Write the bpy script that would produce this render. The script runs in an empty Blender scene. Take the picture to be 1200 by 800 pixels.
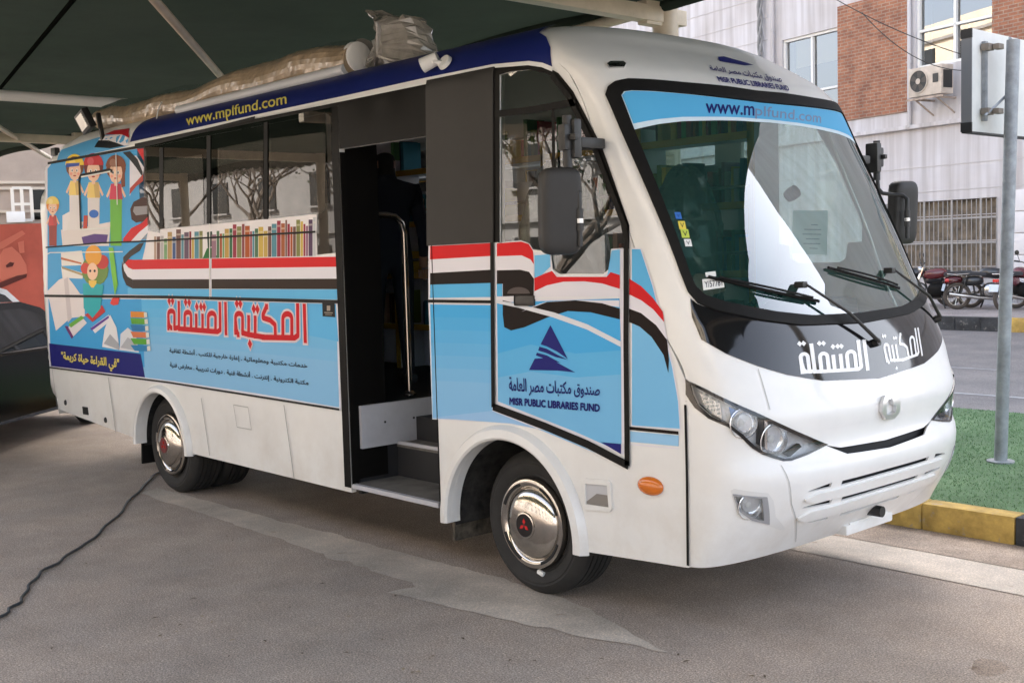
import bpy, bmesh, math, random
import numpy as np
from mathutils import Vector, Matrix
from mathutils.geometry import delaunay_2d_cdt
random.seed(7)
scene = bpy.context.scene
COL = scene.collection
PI = math.pi

# ------------------------------------------------------------------ camera
CAM = np.array([4.35816, -4.09948, 1.84651])
YAW, PITCH, ROLL, FPX = 2.40306, -0.07683, -0.0278, 1367.45
_d = np.array([math.cos(PITCH)*math.cos(YAW), math.cos(PITCH)*math.sin(YAW), math.sin(PITCH)])
_r = np.array([math.sin(YAW), -math.cos(YAW), 0.0])
_u = np.cross(_r, _d)
CR = math.cos(ROLL)*_r + math.sin(ROLL)*_u
CU = -math.sin(ROLL)*_r + math.cos(ROLL)*_u
CD = _d
cam = bpy.data.cameras.new('camera')
cam.sensor_width = 36.0
cam.lens = FPX/1200*36
cam.clip_start = 0.05
cam.clip_end = 600
cam_o = bpy.data.objects.new('camera', cam)
COL.objects.link(cam_o)
mw = Matrix.Identity(4)
for i in range(3):
    mw[i][0], mw[i][1], mw[i][2], mw[i][3] = CR[i], CU[i], -CD[i], CAM[i]
cam_o.matrix_world = mw
scene.camera = cam_o

# ------------------------------------------------------------------ light
SUN_EL, SUN_ROT = math.radians(40), math.radians(-22)
w = bpy.data.worlds.new('World'); scene.world = w; w.use_nodes = True
nt = w.node_tree
sky = nt.nodes.new('ShaderNodeTexSky'); sky.sky_type = 'NISHITA'; sky.sun_disc = False
sky.sun_elevation = SUN_EL; sky.sun_rotation = SUN_ROT
sky.dust_density = 3.5; sky.air_density = 0.8; sky.ozone_density = 0.6
bg = nt.nodes['Background']; bg.inputs['Strength'].default_value = 0.15
hs = nt.nodes.new('ShaderNodeHueSaturation'); hs.inputs['Saturation'].default_value = .55
nt.links.new(sky.outputs[0], hs.inputs['Color']); nt.links.new(hs.outputs[0], bg.inputs[0])
sl = bpy.data.lights.new('sun', 'SUN'); sl.energy = 4.0; sl.angle = math.radians(0.53); sl.color = (1, 0.965, 0.92)
so = bpy.data.objects.new('sun', sl); COL.objects.link(so)
sd = Vector((math.sin(SUN_ROT)*math.cos(SUN_EL), math.cos(SUN_ROT)*math.cos(SUN_EL), math.sin(SUN_EL)))
so.rotation_euler = sd.to_track_quat('Z', 'Y').to_euler()
so.location = sd*60
scene.view_settings.view_transform = 'Standard'
scene.view_settings.look = 'None'
scene.view_settings.gamma = 1.0
scene.view_settings.exposure = 2.62

# ------------------------------------------------------------------ materials
def lin(c):
    return tuple(((x/255)/12.92 if x/255 <= 0.04045 else ((x/255+0.055)/1.055)**2.4) for x in c)
def P(m): return m.node_tree.nodes['Principled BSDF']
def mat(name, c, rough=0.5, metal=0.0, spec=0.5, coat=0.0, noise=0.0, nscale=6.0, bump=0.0, bscale=60.0, emis=None):
    m = bpy.data.materials.new(name); m.use_nodes = True
    b = P(m); t = m.node_tree
    b.inputs['Base Color'].default_value = (*c, 1); b.inputs['Roughness'].default_value = rough
    b.inputs['Metallic'].default_value = metal; b.inputs['Specular IOR Level'].default_value = spec
    b.inputs['Coat Weight'].default_value = coat; b.inputs['Coat Roughness'].default_value = 0.04
    if noise or bump:
        tc = t.nodes.new('ShaderNodeTexCoord')
    if noise:
        n = t.nodes.new('ShaderNodeTexNoise'); n.inputs['Scale'].default_value = nscale; n.inputs['Detail'].default_value = 6
        n.inputs['Roughness'].default_value = 0.65
        t.links.new(tc.outputs['Object'], n.inputs['Vector'])
        r = t.nodes.new('ShaderNodeValToRGB')
        r.color_ramp.elements[0].position = 0.3; r.color_ramp.elements[1].position = 0.7
        r.color_ramp.elements[0].color = (*[x*(1-noise) for x in c], 1)
        r.color_ramp.elements[1].color = (*[min(1, x*(1+noise*0.6)) for x in c], 1)
        t.links.new(n.outputs['Fac'], r.inputs['Fac']); t.links.new(r.outputs['Color'], b.inputs['Base Color'])
    if bump:
        n2 = t.nodes.new('ShaderNodeTexNoise'); n2.inputs['Scale'].default_value = bscale; n2.inputs['Detail'].default_value = 4
        t.links.new(tc.outputs['Object'], n2.inputs['Vector'])
        bm_ = t.nodes.new('ShaderNodeBump'); bm_.inputs['Strength'].default_value = bump; bm_.inputs['Distance'].default_value = 0.01
        t.links.new(n2.outputs['Fac'], bm_.inputs['Height']); t.links.new(bm_.outputs['Normal'], b.inputs['Normal'])
    return m
def attr_mat(name, rough=0.45, coat=0.0):
    m = mat(name, (1, 1, 1), rough, coat=coat, spec=.10); t = m.node_tree
    a = t.nodes.new('ShaderNodeVertexColor'); a.layer_name = 'Col'
    t.links.new(a.outputs['Color'], P(m).inputs['Base Color'])
    return m
def glass_mat(name, tint, ior=1.5, haze=0.0, hazecol=(.2, .2, .2), rough=0.0, boost=1.0):
    m = bpy.data.materials.new(name); m.use_nodes = True; t = m.node_tree
    t.nodes.remove(P(m)); out = t.nodes['Material Output']
    tr = t.nodes.new('ShaderNodeBsdfTransparent'); tr.inputs[0].default_value = (*tint, 1)
    gl = t.nodes.new('ShaderNodeBsdfGlossy'); gl.inputs['Roughness'].default_value = rough
    gl.inputs['Color'].default_value = (boost, boost, boost, 1)
    fr = t.nodes.new('ShaderNodeFresnel'); fr.inputs[0].default_value = ior
    mx = t.nodes.new('ShaderNodeMixShader')
    base = tr
    if haze:
        df = t.nodes.new('ShaderNodeBsdfDiffuse'); df.inputs[0].default_value = (*hazecol, 1)
        m2 = t.nodes.new('ShaderNodeMixShader'); m2.inputs[0].default_value = haze
        t.links.new(tr.outputs[0], m2.inputs[1]); t.links.new(df.outputs[0], m2.inputs[2]); base = m2
    t.links.new(fr.outputs[0], mx.inputs[0]); t.links.new(base.outputs[0], mx.inputs[1]); t.links.new(gl.outputs[0], mx.inputs[2])
    t.links.new(mx.outputs[0], out.inputs[0])
    return m

M_white = mat('white_paint', (.78, .775, .755), .34, spec=.4, coat=.35, noise=.05, nscale=2.5)
def dirty(m):                          # road film thrown up along the bottom of the panels
    t = m.node_tree; N = t.nodes.new; L = t.links.new; b = P(m)
    src = b.inputs['Base Color'].links[0].from_socket
    tc = N('ShaderNodeTexCoord'); sx = N('ShaderNodeSeparateXYZ'); L(tc.outputs['Object'], sx.inputs[0])
    n = N('ShaderNodeTexNoise'); n.inputs['Scale'].default_value = 3.2; n.inputs['Detail'].default_value = 8; n.inputs['Roughness'].default_value = .7; L(tc.outputs['Object'], n.inputs['Vector'])
    mr = N('ShaderNodeMapRange'); mr.inputs[1].default_value = .95; mr.inputs[2].default_value = .30; L(sx.outputs['Z'], mr.inputs[0])
    mu = N('ShaderNodeMath'); mu.operation = 'MULTIPLY'; L(mr.outputs[0], mu.inputs[0])
    r = N('ShaderNodeValToRGB'); r.color_ramp.elements[0].position = .42; r.color_ramp.elements[1].position = .72; L(n.outputs['Fac'], r.inputs['Fac']); L(r.outputs[0], mu.inputs[1])
    m2 = N('ShaderNodeMath'); m2.operation = 'MULTIPLY'; m2.inputs[1].default_value = .45; L(mu.outputs[0], m2.inputs[0])
    x = N('ShaderNodeMix'); x.data_type = 'RGBA'; x.inputs[7].default_value = (.48, .40, .31, 1); L(m2.outputs[0], x.inputs[0]); L(src, x.inputs[6]); L(x.outputs[2], b.inputs['Base Color'])
dirty(M_white)
M_blue = mat('navy_paint', (.010, .018, .12), .45, spec=.12, coat=.0, noise=.1, nscale=3)
M_vinyl = attr_mat('printed_vinyl')
M_gloss = 0
M_black = mat('black_gloss', (.010, .010, .011), .06, spec=.6)
M_blackp = mat('black_panel', (.007, .0065, .006), .45, spec=.10, noise=.15)
M_pillar = mat('pillar_film', (.026, .0245, .023), .42, spec=.22, noise=.12)
M_rubber = mat('rubber', (.010, .0095, .009), .6, spec=.15, noise=.25, nscale=20)
M_dark = mat('dark_plastic', (.018, .018, .018), .45)
M_tyre = mat('tyre_rubber', (.022, .021, .02), .75, noise=.3, nscale=12)
M_chrome = mat('chrome', (.62, .58, .53), .13, metal=1.0, noise=.12, nscale=8)
M_steel = mat('steel', (.55, .55, .55), .25, metal=1)
M_winpane = glass_mat('window_film', (.60, .58, .55), 1.75, haze=.22, hazecol=(.20, .18, .155))
M_sideglass = glass_mat('tinted_side_glass', (.45, .44, .43), 1.5)
M_winglass = mat('dark_window_glass', (.008, .0075, .0075), .02, spec=.28)
M_clear = glass_mat('clear_glass', (.66, .72, .69), 2.0)
M_wsglass = glass_mat('windscreen_glass', (.45, .63, .59), 2.45, haze=.10, hazecol=(.06, .26, .23))
M_lens = glass_mat('lens_glass', (.93, .94, .95), 1.45)
M_refl = mat('reflector', (.80, .80, .80), .18, metal=.45, bump=.9, bscale=45)
M_orange = mat('amber_lens', (.65, .16, .01), .15, coat=.8)
M_red = mat('red_plastic', (.55, .02, .02), .25, coat=.5)
M_int = mat('interior_grey', (.68, .68, .69), .6)
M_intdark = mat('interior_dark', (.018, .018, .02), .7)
M_riser = mat('riser_aluminium', (.48, .48, .51), .45, metal=.0, noise=.08, nscale=9)
M_shelf = mat('shelf_board', (.58, .59, .62), .5)
M_yellow = mat('yellow_edge', (.50, .30, .03), .5)
M_seat = mat('seat_fabric', (.05, .05, .055), .8, noise=.3)
M_plastic = glass_mat('plastic_wrap', (.75, .77, .75), 1.5, haze=.25, hazecol=(.55, .56, .54), rough=.12)
M_paper = mat('paper', (.78, .78, .75), .7)

# ------------------------------------------------------------------ mesh building
def cprop(o, label=None, cat=None, group=None, kind=None):
    if label: o['label'] = label
    if cat: o['category'] = cat
    if group: o['group'] = group
    if kind: o['kind'] = kind
    return o
def empty(name, loc=(0, 0, 0), rz=0.0, parent=None):
    o = bpy.data.objects.new(name, None); COL.objects.link(o); o.location = loc; o.rotation_euler = (0, 0, rz)
    o.empty_display_size = .2
    if parent: o.parent = parent
    return o
def copy_tree(o, parent=None):
    c = o.copy(); COL.objects.link(c)
    if parent: c.parent = parent
    for ch in list(o.children): copy_tree(ch, c)
    return c

class MB:
    def __init__(s): s.v = []; s.f = []; s.m = []; s.c = []; s.s = []; s.n = {}
    def vert(s, p, n=None):
        s.v.append((float(p[0]), float(p[1]), float(p[2])))
        if n is not None: s.n[len(s.v)-1] = (float(n[0]), float(n[1]), float(n[2]))
        return len(s.v)-1
    def face(s, ids, mat=0, col=(1, 1, 1), smooth=False):
        s.f.append(tuple(ids)); s.m.append(mat); s.c.append(col); s.s.append(smooth)
    def quad(s, a, b, c, d, mat=0, col=(1, 1, 1), smooth=False):
        s.face([s.vert(a), s.vert(b), s.vert(c), s.vert(d)], mat, col, smooth)
    def poly(s, pts, mat=0, col=(1, 1, 1)):
        s.face([s.vert(p) for p in pts], mat, col)
    def box(s, c, size, mat=0, rot=None, bev=0.0, col=(1, 1, 1)):
        bm = bmesh.new(); bmesh.ops.create_cube(bm, size=1)
        for v in bm.verts: v.co = Vector((v.co.x*size[0], v.co.y*size[1], v.co.z*size[2]))
        if bev: bmesh.ops.bevel(bm, geom=bm.edges[:], offset=bev, segments=2, affect='EDGES', profile=.7)
        R = rot if rot is not None else Matrix.Identity(3)
        s.addbm(bm, lambda p: R @ p + Vector(c), mat, col, smooth=bool(bev)); bm.free()
    def addbm(s, bm, f, mat=0, col=(1, 1, 1), smooth=True):
        bm.verts.ensure_lookup_table(); b0 = len(s.v)
        for v in bm.verts: s.vert(f(v.co.copy()))
        for fa in bm.faces: s.face([b0+v.index for v in fa.verts], mat, col, smooth)
    def tube(s, pts, r, mat=0, n=10, col=(1, 1, 1), cap=True, closed=False):
        pts = [Vector(p) for p in pts]; k = len(pts)
        rs = r if isinstance(r, (list, tuple)) else [r]*k
        prev = None; rings = []
        for i, p in enumerate(pts):
            a = pts[i-1] if i > 0 else (pts[-1] if closed else p); b = pts[i+1] if i < k-1 else (pts[0] if closed else p)
            t = (b-a).normalized()
            if prev is None:
                x = t.orthogonal().normalized()
            else:
                x = (prev - t*prev.dot(t)).normalized()
            prev = x; y = t.cross(x)
            rings.append([s.vert(p + (x*math.cos(2*PI*j/n) + y*math.sin(2*PI*j/n))*rs[i]) for j in range(n)])
        for i in range(k if closed else k-1):
            A, B = rings[i], rings[(i+1) % k]
            for j in range(n): s.face([A[j], A[(j+1) % n], B[(j+1) % n], B[j]], mat, col, True)
        if cap and not closed:
            s.face(rings[0][::-1], mat, col); s.face(rings[-1], mat, col)
    def lathe(s, prof, o, axis, n=32, mat=0, col=(1, 1, 1), mats=None):
        axis = Vector(axis).normalized(); x = axis.orthogonal().normalized(); y = axis.cross(x); o = Vector(o)
        rings = [[s.vert(o + axis*h + (x*math.cos(2*PI*j/n)+y*math.sin(2*PI*j/n))*r) for j in range(n)] for r, h in prof]
        for i in range(len(prof)-1):
            for j in range(n):
                s.face([rings[i][j], rings[i][(j+1) % n], rings[i+1][(j+1) % n], rings[i+1][j]], mats[i] if mats else mat, col, True)
    def build(s, name, mats, parent=None, sharp=math.radians(40)):
        me = bpy.data.meshes.new(name); me.from_pydata(s.v, [], s.f)
        mats = mats if isinstance(mats, (list, tuple)) else [mats]
        for m in mats: me.materials.append(m)
        me.polygons.foreach_set('material_index', s.m); me.polygons.foreach_set('use_smooth', s.s)
        if any(c != (1, 1, 1) for c in s.c):
            ca = me.color_attributes.new('Col', 'FLOAT_COLOR', 'CORNER')
            arr = []
            for f, c in zip(s.f, s.c):
                for _ in f: arr.extend((c[0], c[1], c[2], 1.0))
            ca.data.foreach_set('color', arr)
        me.update()
        if s.n:
            ln = [s.n.get(l.vertex_index, (0, 0, 0)) for l in me.loops]
            me.normals_split_custom_set(ln)
        elif any(s.s):
            try: me.set_sharp_from_angle(angle=sharp)
            except Exception: pass
        o = bpy.data.objects.new(name, me); COL.objects.link(o)
        if parent: o.parent = parent
        return o

# ------------------------------------------------------------------ reading positions off the survey photo
def ray(px, py): return CD*FPX + CR*(px-600) - CU*(py-400)
def on_plane(px, py, axis, val):
    D = ray(px, py); t = (val-CAM[axis])/D[axis]; return CAM + t*D
def gnd(px, py, z=0.0): return on_plane(px, py, 2, z)
def at_dist(px, py, d):
    D = ray(px, py); return CAM + D/np.linalg.norm(D[:2])*d

# ------------------------------------------------------------------ bus body surfaces
def pchip(xs, ys):
    xs = np.array(xs, float); ys = np.array(ys, float); h = np.diff(xs); d = np.diff(ys)/h
    m = np.zeros(len(xs)); m[0] = d[0]; m[-1] = d[-1]
    for i in range(1, len(xs)-1):
        if d[i-1]*d[i] > 0:
            w1 = 2*h[i]+h[i-1]; w2 = h[i]+2*h[i-1]; m[i] = (w1+w2)/(w1/d[i-1]+w2/d[i])
    def g(x):
        i = min(int(np.searchsorted(xs, x, 'right'))-1, len(xs)-2)
        t = (x-xs[i])/h[i]
        return float((2*t**3-3*t**2+1)*ys[i]+(t**3-2*t**2+t)*h[i]*m[i]+(-2*t**3+3*t**2)*ys[i+1]+(t**3-t**2)*h[i]*m[i+1])
    n = 4000; x0 = float(xs[0]); x1 = float(xs[-1]); k = n/(x1-x0); tab = [g(x0+(x1-x0)*j/n) for j in range(n+1)]; tab.append(tab[-1])
    def f(x):
        q = (x-x0)*k
        if q <= 0: return tab[0]
        if q >= n: return tab[n]
        j = int(q); return tab[j]+(tab[j+1]-tab[j])*(q-j)
    return f
VK = [0, 2.76, 2.83, 2.92, 3.02, 3.17, 3.42, 3.75, 4.0]
f_z = pchip(VK, [0, 2.76, 2.825, 2.895, 2.955, 3.01, 3.05, 3.072, 3.078])
f_hw = pchip(VK, [1.05, 1.05, 1.035, .995, .93, .80, .56, .24, .0])
f_xs = pchip([0, .3, 1.22, 1.45, 1.6, 1.85, 2.34, 2.62, 2.70, 2.76, 2.83, 2.92, 3.02, 3.17, 3.42, 3.75, 4.0],
             [1.01, 1.01, 1.015, .885, .805, .715, .50, .375, .32, .25, .16, .05, -.08, -.26, -.48, -.75, -1.0])
f_xc = pchip([.30, .40, .5, .6, .71, .78, .83, .875, .925, 1.044, 1.19, 1.45, 1.6, 2.0, 2.4, 2.66, 2.72, 2.78, 2.83, 2.92, 3.02, 3.17, 3.42, 3.75, 4.0],
             [1.12, 1.20, 1.285, 1.36, 1.41, 1.43, 1.425, 1.40, 1.39, 1.41, 1.36, 1.27, 1.19, .983, .775, .635, .585, .51, .44, .33, .25, .14, -.08, -.45, -.8])
f_xr = pchip([.3, .52, 1.05, 1.53, 2.3, 2.7, 2.8, 2.92, 3.17, 4.0], [-6.50, -6.53, -6.69, -6.71, -6.61, -6.44, -6.30, -6.14, -5.96, -5.85])
NEXP = 2.9
RR = .06
def cross(a, b): return np.array([a[1]*b[2]-a[2]*b[1], a[2]*b[0]-a[0]*b[2], a[0]*b[1]-a[1]*b[0]])
def unit(n): return n/max(math.sqrt(n[0]*n[0]+n[1]*n[1]+n[2]*n[2]), 1e-12)
FLATN = np.array([0, -1.0, 0])
def SM(x, v, off=0.0):
    if v < 2.75 and x > -6.1: return np.array([x, -off, v])
    y = 1.05-f_hw(v); a = f_xr(v)+RR-x
    if a > 0: y += (RR-math.sqrt(max(0, RR*RR-min(a, RR)**2)))*min(1.0, f_hw(v)/.5)
    p = np.array([x, y, f_z(v)])
    if off: p = p + SN(x, v)*off
    return p
def SN(x, v):
    if v < 2.74 and x > -6.1: return FLATN
    e = 1e-3
    return unit(cross(SM(x+e, v)-SM(x-e, v), SM(x, v+e)-SM(x, v-e)))
def SG(x, v, off=0.0): return np.array([x, -off, v]) if v < 2.75 else SM(x, v, off)
def SGN(x, v): return FLATN if v < 2.74 else SN(x, v)
def FMr(s, v):
    xs = f_xs(v)
    return np.array([xs+(f_xc(v)-xs)*max(0.0, 1-abs(s)**NEXP)**(1/NEXP), 1.05+f_hw(v)*s, f_z(v)])
def FM(t, v, off=0.0):
    t = max(-1.0, min(1.0, t)); p = FMr(math.sin(t*PI/2), v)
    if off: p = p + FN(t, v)*off
    return p
def FN(t, v):
    if v > 3.98: return np.array([0, 0, 1.0])
    e = 2e-3
    t = max(-.997, min(.997, t))
    return unit(cross(FM(t+e, v)-FM(t-e, v), FM(t, v+e)-FM(t, v-e)))
def solve_map(F, px, py, a, b, off=0.0):
    D = ray(px, py); k = np.linalg.norm(D); D = D/k
    def res(a, b):
        p = F(a, b, off) - CAM
        z = p@CD
        return np.array([600+FPX*(p@CR)/z-px, 400-FPX*(p@CU)/z-py])
    for _ in range(25):
        r = res(a, b)
        if np.abs(r).max() < .02: break
        e = 1e-4
        J = np.stack([(res(a+e, b)-r)/e, (res(a, b+e)-r)/e], 1)
        try: st = np.linalg.solve(J, r)
        except np.linalg.LinAlgError: break
        st = np.clip(st, -.25, .25); a -= st[0]; b -= st[1]
        b = min(max(b, .3), 3.95)
    return a, b
def sp(px, py):                      # survey pixel -> (x, v) on the near side of the bus
    p = on_plane(px, py, 1, 0)
    if p[2] < 2.74 and p[0] > -6.45: return (float(p[0]), float(p[2]))
    return solve_map(SM, px, py, float(p[0]), min(float(p[2]), 2.9))
def fp(px, py, a=-.4, b=None, off=0.0):      # survey pixel -> (t, v) on the front
    if b is None: b = 1.85-(py-285)*4.6/FPX
    return solve_map(FM, px, py, a, b, off)
def SP(l): return [sp(*p) for p in l]
def FP(l): return [fp(*p) for p in l]
def TR(l, ox, oy, s): return [(ox+x/s, oy+y/s) for x, y in l]

def inpoly(p, poly):
    x, y = p; c = False; j = len(poly)-1
    for i in range(len(poly)):
        xi, yi = poly[i]; xj, yj = poly[j]
        if (yi > y) != (yj > y) and x < (xj-xi)*(y-yi)/(yj-yi)+xi: c = not c
        j = i
    return c
def area(poly):
    return .5*sum(poly[i-1][0]*poly[i][1]-poly[i][0]*poly[i-1][1] for i in range(len(poly)))
def densify(poly, res):
    out = []
    for i in range(len(poly)):
        a = poly[i]; b = poly[(i+1) % len(poly)]
        n = max(1, int(math.ceil(max(abs(b[0]-a[0])/res[0], abs(b[1]-a[1])/res[1]))))
        for k in range(n): out.append((a[0]+(b[0]-a[0])*k/n, a[1]+(b[1]-a[1])*k/n))
    return out
def patch(mb, outline, F, N, holes=(), off=0.0, res=(.1, .1), th=0.0, mat=0, col=(1, 1, 1), matf=None, grid=True, mat_in=None):
    o = list(outline)
    if area(o) < 0: o.reverse()
    o = densify(o, res); hs = []
    for h in holes:
        h = list(h)
        if area(h) < 0: h.reverse()
        hs.append(densify(h, res))
    V = [Vector(p) for p in o]; E = []; faces = [list(range(len(o)))]
    for h in hs:
        b = len(V); V += [Vector(p) for p in h]; E += [(b+i, b+(i+1) % len(h)) for i in range(len(h))]
    if grid:
        x0 = min(p[0] for p in o); x1 = max(p[0] for p in o); y0 = min(p[1] for p in o); y1 = max(p[1] for p in o)
        nx = max(1, int((x1-x0)/res[0])); ny = max(1, int((y1-y0)/res[1]))
        for i in range(1, nx):
            for j in range(1, ny):
                p = (x0+(x1-x0)*i/nx, y0+(y1-y0)*j/ny)
                if inpoly(p, o) and not any(inpoly(p, h) for h in hs): V.append(Vector(p))
    vs, es, fs, *_ = delaunay_2d_cdt(V, E, faces, 1, 1e-6)
    keep = []
    for f in fs:
        c = (sum(vs[i][0] for i in f)/len(f), sum(vs[i][1] for i in f)/len(f))
        if inpoly(c, o) and not any(inpoly(c, h) for h in hs):
            if area([vs[i] for i in f]) < 0: f = f[::-1]
            keep.append((f, matf(*c) if matf else mat))
    def emit(off, rev):
        idx = {}
        for f, m in keep:
            for i in f:
                if i not in idx:
                    n = N(vs[i][0], vs[i][1]); idx[i] = mb.vert(F(vs[i][0], vs[i][1], off), -n if rev else n)
            ids = [idx[i] for i in f]
            mb.face(ids[::-1] if rev else ids, mat_in if (rev and mat_in is not None) else m, col, True)
    emit(off, False)
    if th:
        emit(off-th, True)
        cnt = {}
        for f, m in keep:
            for k in range(len(f)):
                e = (f[k], f[(k+1) % len(f)]); cnt[e] = m
        for (a, b), m in cnt.items():
            if (b, a) not in cnt:
                A = [F(vs[a][0], vs[a][1], off), F(vs[b][0], vs[b][1], off), F(vs[b][0], vs[b][1], off-th), F(vs[a][0], vs[a][1], off-th)]
                mb.quad(A[1], A[0], A[3], A[2], m, col)
def union(polys):                    # several overlapping outlines -> triangles of their union
    V = []; Fc = []
    for p in polys:
        p = list(p)
        if area(p) < 0: p.reverse()
        b = len(V); V += [Vector(q) for q in p]; Fc.append(list(range(b, b+len(p))))
    vs, es, fs, *_ = delaunay_2d_cdt(V, [], Fc, 1, 1e-6)
    bb = [(min(q[0] for q in p), max(q[0] for q in p), min(q[1] for q in p), max(q[1] for q in p)) for p in polys]
    out = []
    for f in fs:
        c = (sum(vs[i][0] for i in f)/len(f), sum(vs[i][1] for i in f)/len(f))
        if any(b[0] <= c[0] <= b[1] and b[2] <= c[1] <= b[3] and inpoly(c, p) for b, p in zip(bb, polys)):
            out.append([tuple(vs[i]) for i in (f if area([vs[i] for i in f]) > 0 else f[::-1])])
    return out
def stroke(pts, wd):                 # polyline -> quads and joints
    out = []
    for i in range(len(pts)-1):
        a = Vector(pts[i]); b = Vector(pts[i+1]); d = (b-a)
        if d.length < 1e-9: continue
        n = Vector((-d.y, d.x)).normalized()*wd/2
        out.append([tuple(a+n), tuple(a-n), tuple(b-n), tuple(b+n)])
    for p in pts[1:-1]:
        out.append([(p[0]+math.cos(2*PI*k/10+.13)*wd/2, p[1]+math.sin(2*PI*k/10+.13)*wd/2) for k in range(10)])
    return out
def tris(mb, T, F, N, off, mat=0, col=(1, 1, 1)):
    idx = {}
    for t in T:
        ids = []
        for p in t:
            k = (round(p[0], 6), round(p[1], 6))
            if k not in idx: idx[k] = mb.vert(F(p[0], p[1], off), N(p[0], p[1]))
            ids.append(idx[k])
        if len(set(ids)) > 2: mb.face(ids, mat, col, True)

AR = {'ا':(0xFE8D,0xFE8E,0,0),'أ':(0xFE83,0xFE84,0,0),'إ':(0xFE87,0xFE88,0,0),'ب':(0xFE8F,0xFE90,0xFE91,0xFE92),'ة':(0xFE93,0xFE94,0,0),
'ت':(0xFE95,0xFE96,0xFE97,0xFE98),'ث':(0xFE99,0xFE9A,0xFE9B,0xFE9C),'ج':(0xFE9D,0xFE9E,0xFE9F,0xFEA0),'ح':(0xFEA1,0xFEA2,0xFEA3,0xFEA4),
'خ':(0xFEA5,0xFEA6,0xFEA7,0xFEA8),'د':(0xFEA9,0xFEAA,0,0),'ر':(0xFEAD,0xFEAE,0,0),'ش':(0xFEB5,0xFEB6,0xFEB7,0xFEB8),'ص':(0xFEB9,0xFEBA,0xFEBB,0xFEBC),
'ض':(0xFEBD,0xFEBE,0xFEBF,0xFEC0),'ط':(0xFEC1,0xFEC2,0xFEC3,0xFEC4),'ع':(0xFEC9,0xFECA,0xFECB,0xFECC),'ف':(0xFED1,0xFED2,0xFED3,0xFED4),
'ق':(0xFED5,0xFED6,0xFED7,0xFED8),'ك':(0xFED9,0xFEDA,0xFEDB,0xFEDC),'ل':(0xFEDD,0xFEDE,0xFEDF,0xFEE0),'م':(0xFEE1,0xFEE2,0xFEE3,0xFEE4),
'ن':(0xFEE5,0xFEE6,0xFEE7,0xFEE8),'و':(0xFEED,0xFEEE,0,0),'ي':(0xFEF1,0xFEF2,0xFEF3,0xFEF4),'ء':(0xFE80,0,0,0)}
def shape(t):
    if not any(ch in AR for ch in t): return t
    out = []
    for i, ch in enumerate(t):
        if ch not in AR: out.append(ch); continue
        p = i > 0 and t[i-1] in AR and AR[t[i-1]][2] != 0
        n = i+1 < len(t) and t[i+1] in AR and AR[ch][2] != 0 and AR[t[i+1]][1] != 0
        f = AR[ch]; out.append(chr(f[3] if p and n else f[1] if p else f[2] if n else f[0]))
    return ''.join(reversed(out))
def bez(a, b, c, d, n=3):
    return [tuple(a*(1-t)**3+b*3*t*(1-t)**2+c*3*t*t*(1-t)+d*t**3)[:2] for t in [k/n for k in range(n)]]
def text_tris(s, bold=0.0):          # lettering as triangles, scaled into the unit box
    cu = bpy.data.curves.new('lettering', 'FONT'); cu.body = shape(s)
    o = bpy.data.objects.new('lettering', cu); COL.objects.link(o)
    bpy.context.view_layer.update()
    c2 = o.to_curve(bpy.context.evaluated_depsgraph_get())
    cons = []
    for spn in c2.splines:
        bp = spn.bezier_points; pts = []
        if len(bp):
            for i in range(len(bp)):
                a = bp[i]; b = bp[(i+1) % len(bp)]
                pts += bez(a.co, a.handle_right, b.handle_left, b.co)
        else: pts = [tuple(p.co)[:2] for p in spn.points]
        cl = []
        for p in pts:
            if not cl or math.hypot(p[0]-cl[-1][0], p[1]-cl[-1][1]) > 4e-3: cl.append(p)
        if len(cl) > 2 and abs(area(cl)) > 1e-6: cons.append(cl)
    o.to_curve_clear(); bpy.data.objects.remove(o); bpy.data.curves.remove(cu)
    big = max(cons, key=lambda c: abs(area(c))); s0 = 1 if area(big) > 0 else -1
    main = [c for c in cons if area(c)*s0 > 0]   # glyphs of a second font may wind the other way
    cons = [c if area(c)*s0 > 0 or any(inpoly(c[0], q) for q in main) else c[::-1] for c in cons]
    if bold:
        nc = []
        for c in cons:
            q = []
            for i in range(len(c)):
                a = c[i-1]; b = c[(i+1) % len(c)]; dx, dy = b[0]-a[0], b[1]-a[1]; l = math.hypot(dx, dy) or 1
                q.append((c[i][0]+dy/l*s0*bold/2, c[i][1]-dx/l*s0*bold/2))
            nc.append(q)
        cons = [q for q, c in zip(nc, cons) if area(q)*area(c) > 0]
    outs = [c for c in cons if area(c)*s0 > 0]; hk = [c for c in cons if area(c)*s0 < 0]
    V = []; Fc = []
    for p in outs+hk:
        p = list(p)
        if area(p) < 0: p.reverse()
        b = len(V); V += [Vector(q) for q in p]; Fc.append(list(range(b, b+len(p))))
    vs, es, fs, *_ = delaunay_2d_cdt(V, [], Fc, 1, 1e-6)
    T = []; bb = [(min(q[0] for q in p), max(q[0] for q in p), min(q[1] for q in p), max(q[1] for q in p)) for p in outs]
    for f in fs:
        c = (sum(vs[i][0] for i in f)/len(f), sum(vs[i][1] for i in f)/len(f))
        if any(inpoly(c, h) for h in hk): continue
        if not any(b[0] <= c[0] <= b[1] and b[2] <= c[1] <= b[3] and inpoly(c, p) for b, p in zip(bb, outs)): continue
        f = list(f)
        if area([vs[i] for i in f]) < 0: f.reverse()
        T.append([tuple(vs[i]) for i in f])
    xs = [p[0] for t in T for p in t]; ys = [p[1] for t in T for p in t]
    x0, x1, y0, y1 = min(xs), max(xs), min(ys), max(ys)
    return [[((p[0]-x0)/(x1-x0), (p[1]-y0)/(y1-y0)) for p in t] for t in T]
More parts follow.
